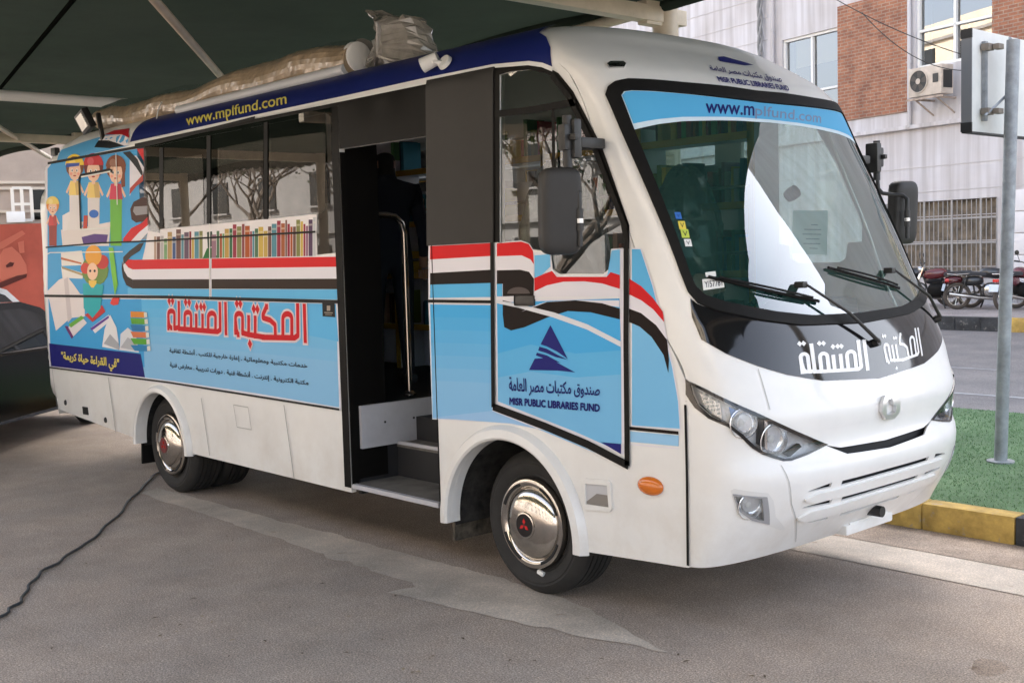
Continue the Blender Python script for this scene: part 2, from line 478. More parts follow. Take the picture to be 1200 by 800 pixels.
def fit_box(T, bl, br, tl, tr):      # unit box -> quad given by four corners
    def g(p):
        u, v_ = p
        return tuple((bl[i]*(1-u)+br[i]*u)*(1-v_)+(tl[i]*(1-u)+tr[i]*u)*v_ for i in (0, 1))
    return [[g(p) for p in t] for t in T]

# ================================================================== THE BUS
bus = cprop(empty('library_bus'), 'white and sky blue mobile library minibus with open passenger door under the shade canopy', 'bus')
def mirF(F): return lambda a, v, off=0.0: F(-a, v, off)*np.array([1, -1, 1]) + np.array([0, 2.1, 0])
def mirN(N): return lambda a, v: N(-a, v)*np.array([1, -1, 1])
SMm, SNm = mirF(SM), mirN(SN)
def arc(cx, cz, r, a0, a1, n=18): return [(cx+r*math.cos(math.radians(a0+(a1-a0)*k/n)), cz+r*math.sin(math.radians(a0+(a1-a0)*k/n))) for k in range(n+1)]
FA, FAZ, FRi, FRo = -.195, .36, .495, .572
RA, RAZ, RRi, RRo = -4.27, .39, .425, .487
front_edge = [(f_xs(v), v) for v in list(np.linspace(.39, 2.7, 20)) + list(np.linspace(2.76, 3.97, 12))]
rear_edge = [(f_xr(v)+.001, v) for v in list(np.linspace(3.97, 2.76, 9)) + list(np.linspace(2.65, .52, 18))]
DOOR_B, DOOR_F = -1.66, -.785
def side_outline(door):
    o = [(-5.149, .43)] + [(RA-RRi-.01, .40)] + arc(RA, RAZ, RRi, 180, 0) + [(RA+RRi+.01, .385)]
    if door: o += [(DOOR_B-.015, .37), (DOOR_B, 2.50), (DOOR_F, 2.50), (DOOR_F, .375)]
    o += [(FA-FRi-.02, .345)] + arc(FA, FAZ, FRi, 180, 0) + [(FA+FRi+.02, .345), (1.01, .385)]
    return o + front_edge + rear_edge
drv_win_px = [(586, 88), (600, 84), (620, 82), (640, 86), (655, 95), (668, 112), (700, 176), (733, 265), (733, 291),
              (716, 292), (714, 315), (707, 321), (655, 321), (647, 315), (645, 296), (586, 284)]
drv_win = SP(drv_win_px)
rear_win = [(-4.46, 2.755), (-1.73, 2.76), (-1.73, 1.87), (-1.95, 1.86), (-1.95, 2.10), (-4.46, 2.02)]
body = MB()
patch(body, side_outline(True), SM, SN, holes=[drv_win, [(-4.38, 2.16), (-1.80, 2.18), (-1.80, 2.73), (-4.38, 2.73)]], res=(.16, .075), th=.035, mat=0, mat_in=1)
patch(body, [(-x, v) for x, v in side_outline(False)], SMm, SNm, holes=[[(-x, v) for x, v in drv_win], [(4.6, 2.22), (.4, 2.22), (.4, 2.72), (4.6, 2.72)]], res=(.2, .1), th=.035, mat=0, mat_in=1)
# rear end wall
ro = [SM(f_xr(v)+.001, v) for v in np.linspace(.45, 3.9, 36)]
rw = [body.vert(p) for p in ro] + [body.vert((p[0], 2.1-p[1], p[2])) for p in ro[::-1]]
for i in range(35): body.face([rw[i], rw[i+1], rw[70-i], rw[71-i]], 0)

# windscreen outlines on the front, given for the near half and mirrored
def sym(near):                       # near list runs from top centre round the near side to bottom centre
    near = [(min(t, -.001) if 0 < i < len(near)-1 else t, v) for i, (t, v) in enumerate(near)]
    return near + [(-t, v) for t, v in near[::-1] if abs(t) > 1e-4]
def near_half(top, mid, bot):
    m = FP(mid); vt = fp(*top)[1]; vb = fp(*bot)[1]
    return [(0.0, vt)] + m + [(0.0, vb)]
ws_out = sym(near_half((875, 107), [(850, 103), (800, 98.5), (760, 95), (735, 94), (720, 97), (712, 103), (709.5, 112), (718, 131), (749, 202), (781, 277), (798, 322), (806, 342), (817, 355), (837, 364), (893, 376), (939, 381.5)], (1004, 379.5)))
ws_in = sym(near_half((880, 120), [(850, 115.5), (817, 112), (767, 107.5), (740, 106.5), (731, 107.5), (727, 113), (742.5, 152.5), (762, 200), (792, 275), (808, 320), (815, 336), (826, 346.5), (851, 355), (907, 366), (950, 370.5)], (1002, 368)))
blk_bot = sym(near_half((1004, 379.5), [(939, 381.5), (893, 376), (837, 364), (817, 356), (809, 350), (811, 372), (822, 398), (851, 414.5), (888, 429), (922, 439), (964, 446)], (1012, 446.5)))
hl_px = TR([(47, 47), (120, 82), (200, 122), (300, 167), (400, 213), (500, 257), (575, 290), (500, 328), (440, 351), (410, 353), (330, 327), (290, 302), (250, 262), (200, 222), (130, 192), (80, 152), (58, 105)], 790, 430, 3.2)
hl_in = TR([(62, 64), (120, 95), (200, 136), (300, 182), (400, 228), (500, 271), (556, 294), (490, 322), (438, 341), (412, 343), (335, 317), (298, 291), (258, 252), (206, 212), (138, 183), (92, 143), (72, 102)], 790, 430, 3.2)
HL, HLI = FP(hl_px), FP(hl_in)
mir = lambda l: [(-t, v) for t, v in l]
# crescent opening under the bonnet edge and the grille slots
cr_u = FP([(966, 521), (985, 524), (1005, 522.5)]); cr_l = FP([(980, 526.5), (993, 531.5), (1008, 531)])
cres = sym([(0, cr_u[2][1]-.002)] + cr_u[::-1][1:] + cr_l[:2] + [(0, cr_l[2][1]-.006)])
slots = []
for (e, g0, g1) in (((946.7, 575.6), (974.5, 567.5), (986.5, 565.5)), ((939, 595), (974.5, 587), (986.5, 584)), ((946, 611.5), (971, 605.5), (985, 602))):
    a, b, c = FP([e, g0, g1]); h = .013
    for sgn in (1, -1): slots.append([(sgn*t, v) for t, v in [(a[0], a[1]-.004), (b[0], b[1]-h), (b[0], b[1]+h*.8), (a[0]*.9+b[0]*.1, a[1]+.003)]])
    vc = c[1]
    slots.append([(c[0], vc-h), (0, vc-h*.9), (-c[0], vc-h), (-c[0], vc+h*.8), (0, vc+h*.9), (c[0], vc+h*.8)])
vcs = [sl_[1][1] for sl_ in slots[2::3]]; vcs = [(q[0][1]+q[3][1])/2 for q in slots[2::3]]
FOG = FP(TR([(226, 482), (328, 491), (334, 574), (292, 562), (246, 528)], 790, 430, 3.2))
fo = [(t, .39+.012*(1-abs(t))) for t in np.linspace(-1, 1, 25)] + [(1, v) for v in np.linspace(.5, 3.9, 30)] + [(t, 3.97) for t in np.linspace(1, -1, 13)] + [(-1, v) for v in np.linspace(3.9, .5, 30)]
patch(body, fo, FM, FN, holes=[ws_out, cres, HLI, mir(HLI), FOG, mir(FOG)]+slots, res=(.04, .045), th=.010, mat=0, mat_in=1)
body.build('body', [M_white, M_int], bus)
lt = MB()                            # dark backing sheets stand in for the shade behind the slots
patch(lt, [(-.52, .50), (.52, .50), (.52, .77), (-.52, .77)], FM, FN, off=-.03, res=(.06, .1)); patch(lt, [(-.40, .80), (.40, .80), (.40, .97), (-.40, .97)], FM, FN, off=-.05, res=(.06, .1)); lt.build('slot_shade_backing', M_intdark, bus)

fr = MB()
patch(fr, ws_out, FM, FN, holes=[ws_in], off=.014, res=(.03, .04), th=.03)
o_seal = fr.build('windscreen_seal', M_rubber, bus)
gw = MB(); patch(gw, ws_in, FM, FN, off=.002, res=(.04, .05)); o_ws = gw.build('windscreen', M_wsglass, bus)
bp_ = MB(); patch(bp_, blk_bot, FM, FN, off=.004, res=(.04, .04), th=.003); bp_.build('front_panel', M_black, bus)

# sun strip, stickers and papers on the windscreen
V = MB()
ss_low = near_half((890, 143.5), [(865, 142), (842, 141.7), (800, 142.7), (772, 146), (743, 152.5)], (890, 143.5))[1:-1]
ss_top = FP([(727.5, 113), (731, 107.8), (740, 106.8), (767, 107.8), (817, 112.3), (850, 116)])
half = [(0, ss_top[-1][1]-.004)] + ss_top[::-1] + ss_low[::-1]
V_c = fp(892, 143.5)
strip = sym(half + [(0, V_c[1])])
patch(V, strip, FM, FN, off=.004, res=(.04, .03), col=lin((215, 232, 242)))
cs = lambda l, k: [(t*(1-k), v) for t, v in l]
ins = [(t*.988, (v-2.57)*.84+2.57) for t, v in strip]
patch(V, ins, FM, FN, off=.0052, res=(.04, .03), col=lin((92, 178, 226)))
sstrip = V.build('sun_strip', M_vinyl, o_ws)
def front_text(name, s, bl, br, tl, tr, m, parent, bold=0.0, off=.0066):
    b = MB(); T = fit_box(text_tris(s, bold), *[fp(*p) for p in (bl, br, tl, tr)]); tris(b, T, FM, FN, off); return b.build(name, m, parent)
M_navy = mat('navy_vinyl', lin((34, 36, 106)), .45, spec=.1)
M_greyink = mat('grey_ink', lin((110, 130, 170)), .4)
front_text('lettering', 'www.m', (826, 133.5), (883, 137), (826, 122), (883, 125.5), M_navy, sstrip, .03)
front_text('lettering', 'plfund.com', (884, 140), (961, 149), (884, 124), (961, 133.5), M_greyink, sstrip, .01)
st = MB()
def fpoly(mb, px, col, off): patch(mb, FP(px), FM, FN, off=off, res=(.05, .05), col=col)
for (x0, y0, x1, y1, c) in ((790, 249, 799, 257, (60, 110, 190)), (794, 259.5, 804, 269, (225, 205, 90)), (797, 269, 808, 279, (190, 205, 90)), (801, 280.5, 811, 289, (225, 225, 225))):
    fpoly(st, [(x0, y0), (x1-2, y0), (x1, y1), (x0+2, y1)], lin(c), .004)
    T = fit_box(text_tris('✓' if 0 else 'V', 0), *[fp(*p) for p in ((x0+3.5, y1-2), (x1-2.5, y1-2), (x0+2.5, y0+2), (x1-3, y0+2))]); tris(st, T, FM, FN, .0046, 0, lin((40, 50, 60)))
st.build('inspection_sticker', M_vinyl, o_ws)
st = MB(); fpoly(st, [(822.5, 327.5), (847, 325), (848.5, 337), (824, 340.5)], lin((225, 225, 222)), .004); fpoly(st, [(826, 319.5), (838, 318), (839, 324), (827, 325)], lin((225, 225, 222)), .004)
T = fit_box(text_tris('Y/57781', .03), *[fp(*p) for p in ((826, 337.5), (846, 335), (825, 330), (845.5, 327.5))]); tris(st, T, FM, FN, .0046, 0, lin((60, 60, 70)))
st.build('number_slip', M_vinyl, o_ws)
st = MB(); fpoly(st, [(929, 247), (970, 247), (968.5, 299), (928, 297)], lin((235, 248, 242)), .0015)
for k, (a, b) in enumerate(((950, 958), (942, 962), (940, 962), (944, 960), (941, 961), (948, 958))):
    y = 263+k*5.5; fpoly(st, [(a, y), (b, y+.4), (b, y+1.5), (a, y+1.1)], lin((110, 150, 145)), .0019)
st.build('paper_notice', M_vinyl, o_ws)
cm = MB(); p = FM(*fp(934, 223), -.035); n = FN(*fp(934, 223)); cm.lathe([(.0, .03), (.034, .03), (.036, .0), (.03, -.03), (0, -.03)], p, n, 20); cm.build('dash_camera', M_dark, o_ws)

# dome lettering above the windscreen
dm = MB(); fpoly(dm, [(841, 67.5), (848, 67), (883, 77), (872, 77.5), (843, 72.5)], lin((40, 42, 112)), .004)
tris(dm, fit_box(text_tris('صندوق مكتبات مصر العامة', .03), *[fp(*p) for p in ((833, 84.5), (917, 99.5), (830, 77), (912, 89))]), FM, FN, .004, 0, lin((40, 42, 112)))
tris(dm, fit_box(text_tris('MISR PUBLIC LIBRARIES FUND', .06), *[fp(*p) for p in ((842, 96.5), (925, 107.5), (839, 90), (922, 101))]), FM, FN, .004, 0, lin((40, 42, 112)))
dm.build('lettering', M_vinyl, bus)
ml = MB(); fpoly(ml, [(712, 76), (716, 74), (729, 74), (732, 76), (730, 79), (715, 80)], (1, 1, 1), .012); patch(ml, FP([(711, 76), (715, 73.5), (730, 73.5), (733, 76), (731, 80), (714, 80.5)]), FM, FN, off=.009, th=.01, mat=1, res=(.05, .05))
ml.build('marker_lamp', [M_lens, M_steel], bus)

# seams of the front
def fline(mb, px, wd, off=.0032, mat=0):
    pts = FP(px) if len(px[0]) == 2 and px[0][0] > 5 else px
    q = []
    for i in range(len(pts)-1):
        n = max(1, int(abs(pts[i+1][0]-pts[i][0])/.03+abs(pts[i+1][1]-pts[i][1])/.05))
        q += [(pts[i][0]+(pts[i+1][0]-pts[i][0])*k/n, pts[i][1]+(pts[i+1][1]-pts[i][1])*k/n) for k in range(n)]
    q.append(pts[-1])
    for i in range(len(q)-1):
        A = FM(*q[i], off); B = FM(*q[i+1], off); N_ = FN(*q[i]); dv = np.cross(N_, B-A); dv = dv/max(1e-9, np.linalg.norm(dv))*wd/2
        mb.quad(A-dv, B-dv, B+dv, A+dv, mat)
M_seam = mat('panel_gap', (.012, .012, .012), .8)
M_softseam = mat('panel_joint', (.42, .42, .41), .6)
def fseam(px, wd, m):
    q = MB(); fline(q, px, wd); q.build('panel_seam', m, bus)
fseam([(804.5, 471), (798.5, 470.5)], .012, M_seam)
for s_ in (1, -1):
    fseam([(s_*t, v) for t, v in FP([(888, 432), (897, 462), (902, 480)])], .004, M_softseam)
    fseam([(s_*t, v) for t, v in FP([(915, 545), (927, 590), (932, 634)])], .004, M_softseam)

# headlights, fog lamps, badge
M_bluet = mat('blue_tint', (.08, .16, .42), .2, coat=.5)
M_house = mat('lamp_housing', (.72, .72, .73), .3, metal=.15, bump=.7, bscale=40)
M_lampc = mat('lamp_chrome', (.86, .86, .86), .16, metal=.75, bump=.25, bscale=50)
M_fogs = mat('fog_surround', (.30, .30, .31), .45)
def headlamp(sg):
    f = (lambda l: l) if sg > 0 else mir
    H = lambda l: f(FP(TR(l, 790, 430, 3.2)))
    def bowl(mb, cx, cy, r, dep, m1, m2):
        q = H([(cx, cy)])[0]; p = FM(*q, -.012); n = FN(*q); n = unit(n+np.array([.5, 0, 0]))
        mb.lathe([(r*1.06, .006), (r, .008), (r*.97, .0), (r*.80, -dep*.55), (r*.5, -dep*.9), (r*.22, -dep)], p, n, 28, m1)
        mb.lathe([(r*.22, -dep), (r*.22, -dep*.55), (r*.12, -dep*.42), (0, -dep*.40)], p, n, 16, m2)
    a = MB(); patch(a, f(HL), FM, FN, holes=[f(HLI)], off=.006, th=.006, res=(.03, .03)); o = a.build('headlight', M_black, bus)
    big = f([(t+(t-sum(p[0] for p in HLI)/len(HLI))*.10, v+(v-sum(p[1] for p in HLI)/len(HLI))*.12) for t, v in HLI])
    b = MB(); patch(b, big, FM, FN, off=-.034, res=(.012, .012)); b.build('reflector', M_house, o)
    for cx, cy, r in ((262, 212, .066), (378, 276, .078)):
        c = MB(); bowl(c, cx, cy, r, .028, 0, 1); c.build('lamp_bowl', [M_lampc, M_paper], o)
    c = MB(); patch(c, H([(316, 188), (336, 197), (338, 302), (320, 293)]), FM, FN, off=-.004, th=.03, res=(.03, .03)); c.build('divider', M_dark, o)
    c = MB(); patch(c, H([(340, 200), (352, 206), (354, 312), (343, 306)]), FM, FN, off=-.006, th=.03, res=(.03, .03)); c.build('divider', M_steel, o)
    c = MB(); patch(c, H([(205, 148), (240, 165), (215, 195)]), FM, FN, off=-.008, th=.004, res=(.03, .03)); c.build('blue_lens', M_bluet, o)
    c = MB(); patch(c, H([(420, 322), (474, 288), (482, 298), (440, 334)]), FM, FN, off=-.006, th=.02, res=(.03, .03)); c.build('trim_bar', M_dark, o)
    c = MB()
    patch(c, H([(84, 96), (170, 136), (176, 196), (140, 178), (100, 140)]), FM, FN, off=-.022, th=.004, res=(.03, .03), mat=1)
    for i in range(3):
        for j in range(4):
            cx, cy = 106+i*25+j*3, 104+i*13+j*15
            patch(c, H([(cx+7*math.cos(k*PI/3), cy+5.5*math.sin(k*PI/3)) for k in range(6)]), FM, FN, off=-.014, th=.008, mat=0, res=(.03, .03))
    c.build('led_cluster', [M_paper, M_steel], o)
    d = MB(); patch(d, f(HLI), FM, FN, off=.004, res=(.03, .03)); d.build('lens', M_lens, o)
    g = MB(); patch(g, H([(219, 474), (348, 486), (356, 588), (290, 573), (238, 534)]), FM, FN, holes=[f(FOG)], off=.005, th=.005, res=(.03, .03)); o = g.build('fog_lamp', M_fogs, bus)
    g = MB(); patch(g, H([(212, 468), (345, 480), (350, 592), (285, 578), (230, 540)]), FM, FN, off=-.026, res=(.012, .012)); g.build('reflector', M_house, o)
    g = MB(); bowl(g, 288, 524, .062, .022, 0, 1); g.build('lamp_bowl', [M_lampc, M_paper], o)
    g = MB(); patch(g, f(FOG), FM, FN, off=.006, res=(.03, .03)); g.build('lens', M_lens, o)
    g = MB(); patch(g, H([(212, 462), (225, 455), (352, 472), (372, 500), (380, 560), (418, 606), (398, 610), (350, 592), (290, 578), (232, 540)]), FM, FN, holes=[H([(219, 474), (348, 486), (356, 588), (290, 573), (238, 534)])], off=.0015, res=(.03, .03)); g.build('fog_lamp_recess', M_recess, bus)
M_recess = mat('recess_white', (.66, .65, .63), .5)
headlamp(1); headlamp(-1)
bd = MB(); M_badge = mat('badge_silver', (.70, .70, .70), .32, metal=.7)
hexo = lambda r, r2=None: [(1032+0+r*math.cos(math.radians(a)), 476+(r2 or r*1.15)*math.sin(math.radians(a))) for a in (-75, -25, 20, 75, 105, 155, 200, 255)]
lo = FP([(1033, 464), (1046, 463), (1050.5, 471), (1050, 481), (1044, 489), (1034, 490), (1029.5, 482), (1030, 472)])
li = FP([(1036, 469), (1041, 467), (1043, 474), (1046, 474), (1045.5, 481), (1040, 485), (1035, 484), (1034, 477)])
patch(bd, lo, FM, FN, holes=[li], off=.022, th=.02, res=(.05, .05)); bd.build('emblem', M_badge, bus)
# number plate step and tow tube
np_ = MB(); np_.box((1.17, 1.14, .425), (.18, .44, .05), 0, bev=.014); np_.box((1.23, 1.14, .448), (.05, .36, .02), 0, bev=.006); np_.build('plate_step', M_white, bus)
for va, vb, tw in ((vcs[0], vcs[1], abs(slots[3][0][0])), (vcs[1], vcs[2], abs(slots[3][0][0]))):
    va -= .020; vb += .020; m_ = (va+vb)/2
    sl_ = MB(); patch(sl_, [(-tw, m_+.004), (-tw+.05, va-.002), (-tw*.55, va), (0, va+.001), (tw*.55, va), (tw-.05, va-.002), (tw, m_+.004), (tw, m_-.004), (tw-.05, vb+.002), (tw*.55, vb), (0, vb), (-tw*.55, vb), (-tw+.05, vb+.002), (-tw, m_-.004)], FM, FN, off=.012, th=.012, res=(.03, .03)); sl_.build('grille_slat', M_white, bus)
tt = MB(); tt.tube([(1.15, 1.12, .50), (1.34, 1.12, .50)], .028, 0, 16); tt.build('tow_tube', M_dark, bus)

# wipers
def wiper(px_arm, px_blade, name='wiper'):
    w_ = MB()
    P_ = [FM(*fp(*px_arm[0]), .03), FM(*fp(*px_arm[1]), .055), FM(*fp(*px_arm[2]), .05)]
    w_.tube([FM(*fp(*px_arm[0]), -.01), P_[0]], [.022, .02], 0, 12)
    w_.tube(P_, [.010, .008, .006], 0, 8)
    P2 = FM(*fp(*px_arm[2]), .03); w_.box(tuple(P2), (.05, .04, .03), 0, bev=.006)
    o = w_.build(name, M_dark, bus)
    b = MB(); A = fp(*px_blade[0]); B = fp(*px_blade[1])
    pts = [FM(A[0]+(B[0]-A[0])*k/12, A[1]+(B[1]-A[1])*k/12, .014) for k in range(13)]
    b.tube(pts, .008, 0, 6)
    pts2 = [FM(A[0]+(B[0]-A[0])*k/12, A[1]+(B[1]-A[1])*k/12, .03+.012*math.sin(PI*k/12)) for k in range(1, 12)]
    b.tube(pts2, .006, 0, 6)
    b.build('wiper_blade', M_rubber, o)
wiper([(1024, 402), (985, 372), (933, 337)], [(829, 325.5), (957, 354.5)])
wiper([(1101, 374), (1078, 352), (1037, 320)], [(968, 315), (1051, 339)])

# ---------------------------------------------------------------- near side details
SKY, SKYL, NAVY, RED, WHT, BLK = lin((88, 172, 222)), lin((146, 192, 226)), lin((40, 42, 115)), lin((205, 38, 42)), lin((222, 220, 228)), lin((34, 27, 25))
GN = [0]
def G(mb, px, col, layer, grid=False, res=(.3, .3)):
    GN[0] = (GN[0]+1) % 28
    patch(mb, SP(px), SG, SGN, off=.0022+layer*.0006+GN[0]*.00002, res=res, col=lin(col) if max(col) > 1 else col, grid=grid)
def GB(mb, top, bot, cols, layer):   # banded print between two edges
    T, B = SP(top), SP(bot); n = len(cols)
    for k, c in enumerate(cols):
        f = lambda s: [(T[i][0]*(1-s)+B[i][0]*s, T[i][1]*(1-s)+B[i][1]*s) for i in range(len(T))]
        patch(mb, f(k/n)+f((k+1)/n)[::-1], SG, SGN, off=.0022+layer*.0006, res=(.5, .3), col=lin(c), grid=False)
def mixc(a, b, t): return tuple(a[i]*(1-t)+b[i]*t for i in range(3))
g = MB()
# lower rear panel
G(g, [(54.5, 345.5), (396, 354.5), (400, 479.5), (58.5, 429)], WHT, 0)
GB(g, [(57, 348), (200, 351), (300, 353.8), (394, 356.2)], [(60, 427), (200, 445.8), (300, 460.5), (398, 477)], [mixc((92, 178, 226), (134, 186, 224), min(1, k/5)) for k in range(9)], 1)
G(g, [(57, 348), (166, 350.3), (170, 430), (60, 420)], (70, 160, 216), 2)
G(g, [(300, 353.8), (394, 356.5), (397, 400), (360, 392), (320, 374)], (98, 178, 226), 2)
G(g, [(58, 400.5), (165.5, 414.5), (170.5, 442), (60, 427.5)], (38, 40, 112), 3)
# picture and band panels above the waist
G(g, [(53.5, 343.5), (53.5, 197), (58, 190), (168, 171.8), (170, 178), (170.5, 230), (177, 232.5), (178, 238), (176.5, 268), (168, 303), (397.5, 299), (397.5, 352)], WHT, 0)
G(g, [(56, 342), (56, 198), (60.5, 192), (167.5, 173.5), (168.5, 178), (169, 231.5), (175, 233.5), (176, 238), (174.5, 272), (158, 345)], (70, 160, 216), 1)
G(g, [(150, 337), (245.5, 338.8), (245.5, 348), (150, 345)], (100, 180, 225), 1)
G(g, [(248.5, 338.8), (395.5, 339), (395.5, 351), (248.5, 348)], (100, 180, 225), 1)
for a, b in ((0, 245.5), (248.5, 395.5)):
    y = lambda x, l, r: l+(r-l)*(x-150)/(395-150)
    x0 = max(a, 156)
    G(g, [(x0, y(x0, 304.5, 300.8)), (b, y(b, 304.5, 300.8)), (b, y(b, 315.7, 312.6)), (x0, y(x0, 315.7, 312.6))], RED, 2)
    G(g, [(x0, y(x0, 315.7, 312.6)), (b, y(b, 315.7, 312.6)), (b, y(b, 327.5, 326.5)), (x0, y(x0, 327.5, 326.5))], WHT, 2)
    G(g, [(x0, y(x0, 327.5, 326.5)), (b, y(b, 327.5, 326.5)), (b, y(b, 338, 338.8)), (x0, y(x0, 338, 338.8))], (52, 40, 34), 2)
G(g, [(145, 303), (156, 304.4), (156, 315.7), (151, 313.5), (146.5, 308)], RED, 2)
G(g, [(145, 303), (146.5, 308), (151, 313.5), (156, 315.7), (156, 327.5), (150, 324), (146, 317), (144.5, 309)], WHT, 2)
G(g, [(143.5, 306), (144.5, 309), (146, 317), (150, 324), (156, 327.5), (156, 338), (148.5, 334), (144.5, 325), (143, 315)], (52, 40, 34), 2)
# ribbon climbing at the picture's edge (A crop)
cA = lambda l: TR(l, 40, 140, 5.3333)
cB = lambda l: TR(l, 40, 290, 5.3333)
G(g, cA([(600, 235), (640, 225), (690, 300), (680, 360), (620, 430), (600, 480)]), WHT, 2)
G(g, cA([(556, 206), (602, 200), (650, 250), (682, 330), (680, 360), (640, 300), (600, 250)]), (34, 34, 38), 3)
G(g, cA([(645, 185), (686, 182), (690, 262), (668, 225)]), RED, 3)
G(g, cA([(602, 430), (650, 380), (684, 342), (684, 385), (640, 420), (600, 470)]), (178, 70, 60), 3)
G(g, cA([(604, 560), (625, 515), (680, 486), (720, 492), (722, 600), (690, 636), (640, 645), (612, 625)]), (72, 46, 40), 3)
G(g, cA([(628, 545), (715, 540), (718, 590), (640, 600), (622, 575)]), (150, 148, 152), 4)
G(g, cA([(560, 745), (610, 680), (680, 645), (722, 600), (722, 655), (660, 705), (600, 770), (560, 770)]), RED, 4)
G(g, cA([(600, 770), (660, 705), (722, 655), (720, 700), (660, 765)]), WHT, 4)
G(g, cB([(560, 60), (600, 20), (660, -25), (690, -30), (665, 20), (610, 55), (560, 110)]), (60, 52, 50), 3)
# books along the glass
G(g, [(174, 270), (371.5, 251), (371.5, 300), (168, 304.5)], (226, 222, 224), 1)
rb = random.Random(3)
x = 181.0
bc = [(96, 60, 52), (128, 44, 52), (66, 92, 140), (60, 110, 76), (182, 150, 80), (148, 108, 130), (190, 196, 200), (120, 130, 60), (170, 84, 40), (60, 74, 100), (150, 40, 60), (186, 160, 140), (70, 140, 160), (210, 180, 70), (80, 60, 90), (110, 160, 110)]
while x < 368:
    wd = rb.uniform(2.4, 6.2)
    if 238 < x < 247: x += 10; continue
    bl = 304.2-(x-168)*4.3/203; top = 268-(x-176)*17/195+rb.uniform(-1, 11)+4
    x1 = min(x+wd, 371)
    c = mixc(rb.choice(bc), (150, 130, 125), rb.uniform(0, .35))
    G(g, [(x, top), (x1-.5, top-.15), (x1-.5, bl-.1), (x, bl)], c, 2)
    if wd > 4: G(g, [(x+.3, top+5), (x1-.8, top+4.8), (x1-.8, top+7), (x+.3, top+7.2)], mixc(c, (225, 220, 200), .5), 3)
    x += wd
G(g, [(243, 291), (248, 290), (256, 302), (238, 303)], (50, 110, 60), 2); G(g, [(243, 272), (249, 271), (251, 288), (244, 291)], (60, 80, 70), 2)
# picture: children and books (plain storybook figures of our own)
SK = (236, 196, 168)
def el(cx, cy, rx, ry, f, n=14, a0=0, a1=360): return f([(cx+rx*math.cos(math.radians(a0+(a1-a0)*k/n)), cy+ry*math.sin(math.radians(a0+(a1-a0)*k/n))) for k in range(n + (0 if a1-a0 == 360 else 1))])
G(g, cA([(170, 690), (330, 670), (480, 640), (470, 790), (180, 790)]), (222, 214, 212), 2)
G(g, cA([(180, 600), (235, 570), (250, 680), (180, 700)]), (228, 224, 224), 3)
G(g, cA([(215, 640), (310, 640), (300, 690), (210, 690)]), (225, 222, 220), 3)
def kid(f, cx, top, wid, hat, hair, shirt, legs, bottom, capc=None, long=False):
    hw = wid/2
    G(g, f([(cx-hw*.62, top+wid*1.72), (cx+hw*.62, top+wid*1.72), (cx+hw*.85, top+wid*2.7), (cx-hw*.85, top+wid*2.7)]), shirt, 4)
    G(g, f([(cx-hw*.75, top+wid*2.65), (cx+hw*.75, top+wid*2.65), (cx+hw*.7, bottom), (cx-hw*.7, bottom)]), legs, 3)
    G(g, f([(cx-hw*.65, top+wid*1.8), (cx-hw*1.25, top+wid*2.5), (cx-hw*1.05, top+wid*2.6), (cx-hw*.5, top+wid*2.0)]), SK, 3)
    G(g, f([(cx+hw*.65, top+wid*1.8), (cx+hw*1.25, top+wid*2.5), (cx+hw*1.05, top+wid*2.6), (cx+hw*.5, top+wid*2.0)]), SK, 3)
    G(g, el(cx, top+wid*.78, hw*1.22, wid*.72, f), hair, 5); G(g, f([(cx, top+wid*1.72), (cx+hw*.62, top+wid*1.72), (cx+hw*.85, top+wid*2.7), (cx+hw*.2, top+wid*2.7)]), mixc(shirt, (120, 80, 70), .25), 5)
    if long: G(g, f([(cx+hw*.5, top+wid*.5), (cx+hw*1.1, top+wid*.8), (cx+hw*1.15, top+wid*1.9), (cx+hw*.7, top+wid*1.95)]), hair, 5)
    G(g, el(cx, top+wid*1.05, hw*.82, wid*.66, f), SK, 6)
    G(g, f([(cx-hw*.2, top+wid*1.6), (cx+hw*.2, top+wid*1.6), (cx+hw*.2, top+wid*1.85), (cx-hw*.2, top+wid*1.85)]), SK, 5)
    G(g, el(cx, top+wid*.66, hw*1.26, wid*.74, f, 14, 180, 360), hat, 7); G(g, el(cx-hw*.35, top+wid*.42, hw*.42, wid*.26, f, 12), mixc(hat, (255, 255, 255), .22), 8)
    if capc: G(g, f([(cx-hw*1.15, top+wid*.55), (cx+hw*.7, top+wid*.5), (cx+hw*.6, top+wid*.72), (cx-hw*1.2, top+wid*.82)]), capc, 8)
    for e in (-.34, .30):
        G(g, el(cx+hw*e, top+wid*1.02, hw*.15, wid*.12, f, 8), (245, 245, 245), 7); G(g, el(cx+hw*e, top+wid*1.03, hw*.08, wid*.08, f, 8), (50, 36, 30), 8)
    for e in (-.5, .5): G(g, el(cx+hw*e, top+wid*1.25, hw*.18, wid*.10, f, 8), (238, 160, 140), 7)
    G(g, el(cx+hw*.05, top+wid*1.18, hw*.09, wid*.07, f, 8), (214, 160, 130), 7)
    G(g, el(cx, top+wid*1.38, hw*.22, wid*.05, f, 8), (170, 60, 60), 7)
kid(cA, 258, 225, 92, (236, 200, 60), (120, 70, 40), (240, 210, 120), (225, 220, 220), 690, (52, 80, 165))
kid(cA, 375, 220, 100, (190, 36, 46), (110, 40, 40), (236, 205, 120), (222, 216, 214), 690)
kid(cA, 515, 230, 100, (126, 70, 44), (126, 70, 44), (210, 66, 90), (110, 180, 70), 790, None, True)
kid(cA, 120, 485, 66, (232, 205, 110), (226, 140, 60), (205, 70, 70), (150, 60, 50), 790)
G(g, el(378, 590, 30, 26, cA), (46, 104, 190), 8)
G(g, cA([(300, 735), (380, 715), (465, 720), (455, 775), (310, 775)]), (90, 60, 130), 4)
G(g, cA([(315, 600), (340, 600), (335, 690), (310, 690)]), (190, 70, 50), 7)
